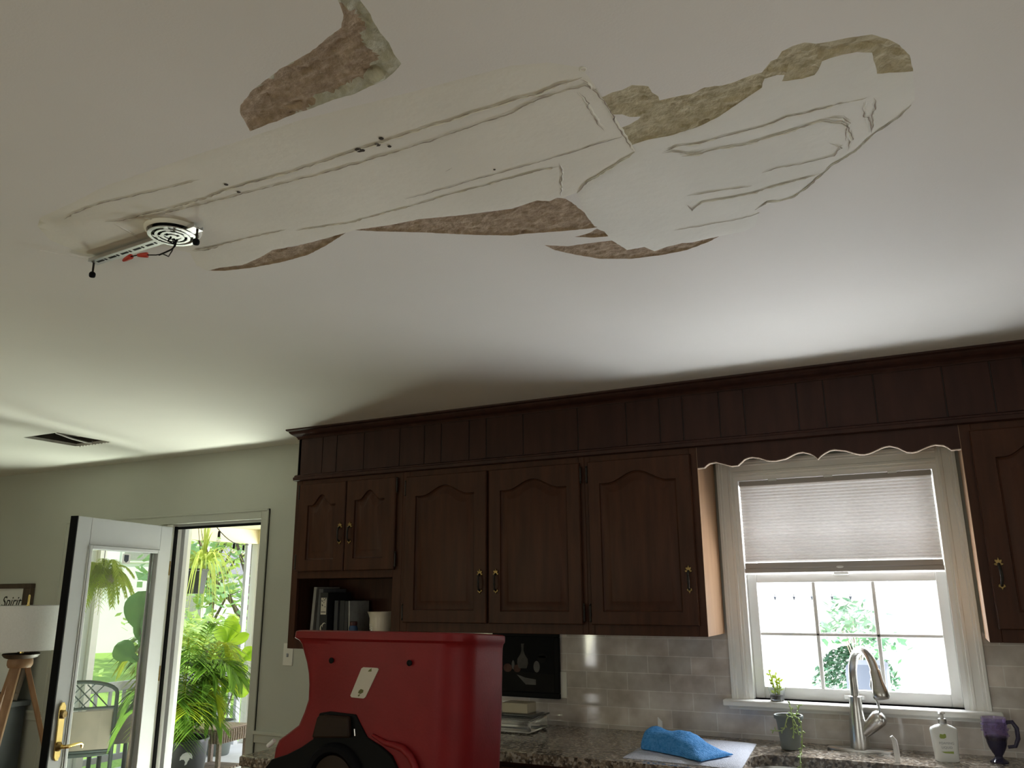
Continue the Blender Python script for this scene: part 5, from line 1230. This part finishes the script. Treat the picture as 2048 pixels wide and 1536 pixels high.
# wicker side table
wt = (-5.74, 5.60)
tt = thing('wicker_table', 'taupe woven side table with a slatted lower shelf behind the black pot', 'table', (*wt, PZ))
ang = radians(8); WTm = Matrix.Translation((*wt, PZ)) @ Matrix.Rotation(ang, 4, 'Z')
obj('top', MB().box(-.20,.20,-.20,.20,.46,.475).xf(WTm), M['wicker'], tt, bevel=.008)
ap = MB()
for s in (-1, 1): ap.box(-.20,.20,s*.195-.006,s*.195+.006,.36,.46); ap.box(s*.195-.006,s*.195+.006,-.19,.19,.36,.46)
obj('apron', ap.xf(WTm), M['wicker'], tt)
wv = MB()
for k in range(13):
    x = -.186+k*.031
    for s in (-1, 1): wv.tube([(x, s*.203, .362), (x, s*.207, .41), (x, s*.203, .458)], .009, 6); wv.tube([(s*.203, x, .362), (s*.207, x, .41), (s*.203, x, .458)], .009, 6)
obj('weave', wv.xf(WTm), M['wicker'], tt)
for x in (-.18,.18):
    for y in (-.18,.18): obj('leg', MB().box(x-.016,x+.016,y-.016,y+.016,0,.37).xf(WTm), M['wicker'], tt)
sh = MB()
for k in range(8): sh.box(-.17,.17,-.168+k*.045,-.168+k*.045+.03,.13,.145)
obj('shelf', sh.xf(WTm), M['wicker'], tt)
# fiddle leaf fig in a second pot
fp_ = (-6.72, 6.60)
fg = thing('fiddle_leaf_fig', 'slender fig with broad lime leaves in a grey-green pot by the porch post', 'potted plant', (*fp_, PZ), group='porch plants')
obj('pot', MB().lathe([(.10,PZ),(.11,PZ+.01),(.145,PZ+.30),(.155,PZ+.305),(.155,PZ+.33),(.14,PZ+.33),(.135,PZ+.29)], (*fp_,0), 32), M['pot_grey'], fg, smooth=40)
obj('soil', MB().lathe([(.001,PZ+.295),(.138,PZ+.29)], (*fp_,0), 20, cap=False), M['soil'], fg)
def fig(mb, b, d, up, L, W, cup=.12):
    """lyre-shaped leaf: b base, d axis, up normal"""
    d = d.normalized(); s = d.cross(up).normalized(); up = s.cross(d).normalized(); V = []; n = 10
    for i in range(n+1):
        u = i/n; w = W*(.30+.12*sin(u*5) if u < .3 else .42+.58*sin(pi*(u-.3)/.75)**.8 if u < .97 else .3)*min(1, u*7+.08)*(1-.25*max(0,u-.85)/.15)
        c = b+d*(L*u)+up*(-cup*L*u*u)
        for k in (-2,-1,0,1,2): V.append(c+s*(w*k/4.6)+up*(abs(k)*.07*W+noise.noise(Vector((u*4,k,L*9)))*.04*W))
    mb.add(V, [(5*i+k, 5*i+k+1, 5*i+k+6, 5*i+k+5) for i in range(n) for k in range(4)])
st_, lv_ = MB(), MB(); B0 = Vector((*fp_, PZ+.29))
cR = Vector((cos(radians(45)), sin(radians(45)), 0))     # to the right as seen from the room
tips = [B0+Vector((0,0,.02))+cR*-.02, B0+Vector((.01,.01,.32)), B0+Vector((-.01,.0,.62)), B0+Vector((0,.01,.78))]
st_.tube(tips, [.010,.009,.008,.007], 8)
t2 = [B0, B0+cR*.08+Vector((0,0,.22)), B0+cR*.13+Vector((0,0,.42)), B0+cR*.15+Vector((0,0,.58))]; st_.tube(t2, [.009,.007,.006,.006], 8)
top = tips[-1]; toE = -Vector((fp_[0], fp_[1], 0)).normalized()
for base, specs in ((top, ((-.5,.95,.30,.17),(.15,1.0,.33,.20),(.9,.55,.30,.16),(.4,.75,.26,.16),(-.2,.5,.2,.14),(.0,-.3,.22,.12))),
                    (tips[2], ((-.9,.25,.24,.14),(.7,.1,.22,.14))), (tips[1], ((1.0,-.2,.30,.20),(-.8,.1,.24,.15),(.7,.3,.24,.16))),
                    (t2[-1], ((.5,.9,.26,.17),(.95,.45,.26,.16),(-.3,.8,.22,.15),(.1,-.2,.22,.16))), (t2[2], ((-.8,.05,.20,.13),(.9,-.1,.24,.15)))):
    for r_, z_, L, W in specs:
        d = cR*r_+Vector((0,0,z_))+toE*random.uniform(-.1,.35); fig(lv_, base+Vector((0,0,random.uniform(-.03,.03))), d, (toE+Vector((0,0,.4))), L*.85, W*.85)
obj('stems', st_, M['bark'], fg); obj('leaves', lv_, M['fig'], fg, smooth=60, fix=False)
# spider plant in a hanging box
hp0 = aty(405, 1136, 4.55)
sx0_, sy0_ = hp0.x, hp0.y; zp = hp0.z
sp_ = thing('spider_plant', 'arching spider plant in a dark square pot hung from the porch ceiling', 'hanging plant', (sx0_, sy0_, zp), group='porch plants')
rt = Matrix.Translation((sx0_-.10, sy0_-.03, zp-.02)) @ Matrix.Rotation(radians(35), 4, 'Z')
obj('pot', MB().loft([[(x*s, y*s, z) for x, y in ((-1,-1),(1,-1),(1,1),(-1,1))] for s, z in ((.095,-.17),(.112,.0),(.118,.0),(.118,.015),(.108,.015),(.105,-.01))]).xf(rt), M['pot_black'], sp_, bevel=.004)
for a, b in ((-.11,-.11),(.11,-.11),(.11,.11),(-.11,.11)):
    q = rt @ Vector((a, b, .01)); obj('hanger', MB().tube([q, (sx0_-.10, sy0_-.03, 2.255)], .0022, 6), M['black'], sp_)
lv_ = MB(); C0 = Vector((sx0_, sy0_, zp+.02))
for k in range(84):
    a = random.uniform(0, 2*pi); d = Vector((cos(a), sin(a), 0)); L = random.uniform(.12,.36)
    blade(lv_, arch_pts(C0+d*random.uniform(0,.03), d, L, random.uniform(.08,.26), random.uniform(.15,.58), 12), random.uniform(.008,.013), .35)
for k in range(10):
    a = random.uniform(0, 2*pi); d = Vector((cos(a), sin(a), 0)); blade(lv_, arch_pts(C0, d, random.uniform(.03,.12), random.uniform(.22,.34), 0, 10), .008, .35)
obj('leaves', lv_, M['spider'], sp_, smooth=0, fix=False)
# hanging fern by the far post
fc_ = aty(205, 1150, 4.75)
fn = thing('hanging_fern', 'pale green fern hanging in front of the porch post, seen through the door glass', 'hanging plant', tuple(fc_), group='porch plants')
lv_, st_ = MB(), MB()
for k in range(46):
    a = random.uniform(0, 2*pi); d = Vector((cos(a), sin(a), 0)); frond(lv_, st_, fc_, d, random.uniform(.10,.27), random.uniform(.05,.25), random.uniform(.15,.45), 18, .06, .008)
obj('fronds', lv_, M['fern'], fn, smooth=0, fix=False); obj('stems', st_, M['fern'], fn)
obj('basket', MB().lathe([(.001,-.11),(.07,-.10),(.10,-.04),(.11,.0),(.104,.0)], fc_, 20), M['wicker'], fn)
obj('hanger', MB().tube([fc_, (fc_.x, fc_.y, 2.258)], .003, 6), M['black'], fn)
# broad dark leaves of a plant close to the fixed panel
bp0 = aty(278, 1300, 4.28)
bl = thing('rubber_plant', 'plant with large dark oval leaves close behind the door glass', 'potted plant', (bp0.x, bp0.y, PZ), group='porch plants')
lv_ = MB(); B1 = Vector((bp0.x, bp0.y, 0)); toE = -Vector((bp0.x, bp0.y, 0)).normalized(); cR = Vector((-toE.y, toE.x, 0))
for z, r_, zz_, L, W in ((1.20,-.06,1,.36,.27),(1.16,.45,.8,.30,.24),(1.08,.7,.35,.24,.20),(1.06,-.5,.4,.20,.18)):
    fig(lv_, B1+Vector((0,0,z)), cR*r_+Vector((0,0,zz_)), toE+Vector((0,0,.2)), L, W, .06)
obj('leaves', lv_, M['figdark'], bl, smooth=60, fix=False); obj('stem', MB().tube([B1+Vector((0,0,PZ+.30)), B1+Vector((.02,0,.8)), B1+Vector((0,0,1.3))], [.014,.011,.008], 8), M['bark'], bl)
obj('pot', MB().lathe([(.11,PZ),(.15,PZ+.32),(.16,PZ+.32),(.16,PZ+.35),(.145,PZ+.35),(.14,PZ+.29),(.001,PZ+.29)], (bp0.x,bp0.y,0), 28), M['pot_black'], bl, smooth=40)
# patio table and lattice-backed chairs
def patio_chair(name, label, loc, rz):
    t = thing(name, label, 'chair', (0,0,0), 'patio chairs'); I = M['patio_iron']
    w = .26
    arc = [(w*cos(a), .24, .86+.09*sin(a)) for a in [radians(k*15) for k in range(0,13)]]
    fr = MB().tube([(w,.24,0)]+arc+[(-w,.24,0)], .014, 8); fr.tube([(-w,.24,.76),(w,.24,.76)], .010, 8); fr.tube([(-w,.24,.46),(w,.24,.46)], .012, 8)
    obj('back_frame', fr, I, t, smooth=60)
    lt_ = MB()
    for k in range(-7, 8):
        for s in (-1, 1):
            x = k*.075; a_ = (x-s*.06, .24, .76); b_ = (x+s*.10, .24, .93)
            if abs(a_[0]) < w and abs(b_[0]) < w-.04: lt_.tube([a_, b_], .005, 6)
    obj('lattice', lt_, I, t)
    obj('sling', MB().box(-w+.02,w-.02,.23,.25,.47,.74), M['patio_cloth'], t)
    obj('seat', MB().box(-w,w,-.24,.24,.42,.45), I, t, bevel=.008); obj('cushion', MB().box(-w+.01,w-.01,-.23,.22,.45,.51), M['cushion'], t, bevel=.02)
    for s in (-1, 1):
        obj('leg', MB().tube([(s*w,-.22,.43),(s*w,-.24,0)], .013, 8), I, t)
        obj('armrest', MB().tube([(s*w,.24,.64),(s*(w+.01),0,.66),(s*w,-.2,.64),(s*w,-.22,.43)], .013, 8), I, t, smooth=60)
    t.location = loc; t.rotation_euler = (0,0,rz); return t
pc1 = patio_chair('patio_chair', 'dark iron patio chair with a lattice back, nearer the door glass', (-6.00, 4.43, PZ), radians(232))
pc2 = dup(pc1, (-6.50, 5.72, PZ), 'dark iron patio chair with a lattice back, farther off beside the lawn', 'patio chairs', radians(54))
pt = thing('patio_table', 'low patio table under a taupe cover beside the lattice chairs', 'table', (-6.34, 5.05, PZ))
obj('top', MB().lathe([(.22,.60),(.24,.615),(.24,.63),(.22,.64)], (-6.34,5.05,PZ), 40), M['patio_iron'], pt, smooth=40)
obj('cover', MB().lathe([(.255,.40),(.25,.58),(.245,.635),(.23,.648),(.001,.65)], (-6.34,5.05,PZ), 40, cap=False), M['patio_cloth'], pt, smooth=40)
for k in range(4): a = k*pi/2+.4; obj('leg', MB().tube([(-6.34+.20*cos(a),5.05+.20*sin(a),PZ),(-6.34+.20*cos(a),5.05+.20*sin(a),PZ+.61)], .018, 8), M['patio_iron'], pt)

# ---- trees, hedges and houses
def tree(name, label, base, h, cr, m, n, leaf=.12, group='trees beyond the porch', trunk=.12, flat_=1.0, low=.35):
    t = thing(name, label, 'tree', base, group); B = Vector(base); st = MB(); lv = MB(); cc = []
    th = h*low
    st.tube([B, B+Vector((.05,0,th*.5)), B+Vector((0,.03,th)), B+Vector((.03,0,h*.8))], [trunk,trunk*.8,trunk*.65,trunk*.15], 8)
    for k in range(11):
        a = k*2.4; z = th+(h-th)*random.uniform(0,.8); rr = cr*random.uniform(.35,.9); e = B+Vector((rr*cos(a), rr*sin(a), z+(h-th)*.18))
        s = B+Vector((0,0,max(th*.85, z*.75))); st.tube([s, s.lerp(e,.5)+Vector((0,0,.08*h)), e], [trunk*.4,trunk*.22,trunk*.06], 6); cc.append((e, cr*random.uniform(.30,.5)))
    cc.append((B+Vector((0,0,h*.85)), cr*.5))
    for i in range(n):
        c, r = random.choice(cc); v = Vector((random.gauss(0,1), random.gauss(0,1), random.gauss(0,1)*.75*flat_)).normalized()*r*random.random()**.4; p = c+v
        a = Vector((random.uniform(-1,1), random.uniform(-1,1), random.uniform(-.6,.6))).normalized(); b = a.cross(Vector((random.uniform(-1,1), random.uniform(-1,1), 1))).normalized(); l_ = leaf*random.uniform(.6,1.3)
        lv.add([p-a*l_, p+b*l_*.45, p+a*l_, p-b*l_*.45], [(0,1,2,3)])
    obj('trunk', st, M['bark'], t, smooth=60); obj('foliage', lv, m, t, smooth=0, fix=False, kind='stuff')
    return t
random.seed(5)
tree('tree', 'bluish green tree standing directly behind the porch corner post', (-13.3,13.6,gz), 5.4, 2.1, M['tree_a'], 1700, .16, low=.2)
tree('tree', 'leafy tree above the fig, in the middle of the open doorway', (-18.2,17.2,gz), 4.6, 2.2, M['tree_b'], 1700, .16, low=.1)
tree('tree', 'tall tree behind the spider plant, left edge of the open doorway', (-15.0,22.6,gz), 8.0, 2.8, M['tree_b'], 1400, .18, low=.3)
tree('tree', 'tree showing through the door glass next to the hanging fern', (-15.0,8.6,gz), 5.2, 1.7, M['tree_a'], 1800, .15, low=.3)
tree('shrub', 'low round shrub at the foot of the trees behind the fig', (-10.6,10.3,gz), 1.3, .9, M['tree_b'], 1800, .09, low=.1)
tree('shrub', 'low shrub seen through the door glass at the edge of the lawn', (-11.6,7.6,gz), .9, .9, M['tree_b'], 1200, .08, low=.1)
def house(name, label, x, y, rz, w, d, h, wins, roofh=2.2):
    t = thing(name, label, 'house', (x, y, gz)); T = Matrix.Translation((x, y, gz)) @ Matrix.Rotation(rz, 4, 'Z')
    obj('walls', MB().box(-w/2,w/2,-d/2,d/2,0,h).xf(T), M['siding'], t)
    obj('roof', MB().prism([(-d/2-.4,h-.1),(d/2+.4,h-.1),(0,h+roofh)], -w/2-.4, w/2+.4, 'x').xf(T), M['roof'], t)
    for (a, b, c, e) in wins:
        f = obj('window', MB().box(a-.08,b+.08,-d/2-.06,-d/2,c-.08,e+.08).xf(T), M['white_win'], t); obj('pane', MB().box(a,b,-d/2-.08,-d/2-.05,c,e).xf(T), M['book_a'], f)
    return t
hx_ = atz(232, 1306, gz)
hd = Vector((hx_.x, hx_.y, 0)).normalized(); ha = atan2(hd.y, hd.x)-pi/2
house('white_house', 'white two-storey house across the lawn, seen through the door glass', hx_.x+hd.x*3-.8, hx_.y+hd.y*3-.6, ha, 8, 6, 5.6, ((-.9,.1,0.05,2.1),(.9,1.7,3.0,4.0),(-3,-2,.9,2.1),(-3,-2,3,4.1),(2.6,3.5,.9,2.1)))
h2 = atz(362, 1268, gz)
house('neighbour_house', 'pale house far behind the trees in the open doorway', -33, 33, radians(45), 9, 6, 2.9, ((-3,-2,.9,2.0),(1,2,.9,2.0)))
# ---- outside the kitchen window
random.seed(21)
ty0 = 10.5
tc_ = aty(1702, 1240, ty0); tb_ = aty(1716, 1330, ty0)
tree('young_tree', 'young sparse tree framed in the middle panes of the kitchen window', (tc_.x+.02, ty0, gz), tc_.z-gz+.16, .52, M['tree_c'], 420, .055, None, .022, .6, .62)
hg = thing('hedge', 'rounded green bush low in the middle panes of the kitchen window', 'bush', (tc_.x, ty0+1.2, gz))
lv_ = MB(); hc = aty(1706, 1301, ty0+1.2)
for i in range(2600):
    v = Vector((random.gauss(0,1), random.gauss(0,1), random.gauss(0,1))).normalized(); p = Vector((hc.x+v.x*.52*random.random()**.3, hc.y+v.y*.4, gz+.15+(hc.z-gz-.15+.05)*(.5+.5*v.z)))
    a = Vector((random.uniform(-1,1), random.uniform(-1,1), random.uniform(-.6,.6))).normalized(); b = a.cross(Vector((.3,.2,1))).normalized(); l_ = .05*random.uniform(.6,1.3)
    lv_.add([p-a*l_, p+b*l_*.45, p+a*l_, p-b*l_*.45], [(0,1,2,3)])
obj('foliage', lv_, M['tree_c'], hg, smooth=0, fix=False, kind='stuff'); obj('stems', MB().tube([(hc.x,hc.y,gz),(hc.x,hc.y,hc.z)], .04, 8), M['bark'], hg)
# grill under a dark cover: rounded slate box outside, seen through the faucet arch
g0 = aty(1738, 1385, 6.2); gt = aty(1738, 1330, 6.2); gw = (aty(1772, 1350, 6.2).x-aty(1690, 1350, 6.2).x)/2
gr = thing('covered_grill', 'slate coloured covered grill outside the window behind the faucet', 'grill', (g0.x, 6.2, gz))
gcx = (aty(1772,1350,6.2).x+aty(1690,1350,6.2).x)/2
obj('cover', MB().loft([[(p.x,p.y,z) for p in rrect(gcx-gw*s, gcx+gw*s, 6.2, 6.2+.5*s, .06)] for z, s in ((gz+.12,1.02),(gt.z-.05,1.0),(gt.z-.015,.96),(gt.z,.84))]), M['car'], gr, smooth=50)
for x in (gcx-gw*.8, gcx+gw*.8):
    for y in (6.26, 6.62): obj('wheel', MB().lathe([(.06,-.02),(.06,.02)], (x, y, gz+.06-.02), 16, 'y'), M['rubber'], gr)
# little lights on a line outside the kitchen window
Yb = WY+WT-.022
zl = aty(1600, 1196, Yb).z
obj('outdoor_line', MB().tube([(GX0+.018+(GX1-GX0-.036)*k/10, Yb, zl+.017) for k in range(11)], .0008, 5), M['porch_white'], label='thin pale line strung across outside the kitchen window panes', cat='cord')
nm = ['first small dark lamp from the left on the outdoor line', 'second small dark lamp from the left on the outdoor line', 'third small dark lamp from the left on the outdoor line', 'small dark lamp on the outdoor line just left of the muntin', 'small dark lamp on the outdoor line above the left of the young tree', 'last small dark lamp on the right of the outdoor line']
for (x, s) in zip((1516,1550,1588,1624,1664,1701), nm):
    p = aty(x, 1196, Yb); p.z = zl; t = thing('line_lamp', s, 'string light', tuple(p), 'small lamps on the outdoor line')
    obj('shade', MB().lathe([(.0015,-.008),(.0055,.003),(.006,.006),(.001,.009)], p, 10), M['car'], t); obj('loop', MB().tube([p+Vector((0,0,.008)), p+Vector((0,0,.018))], .0008, 5), M['car'], t)
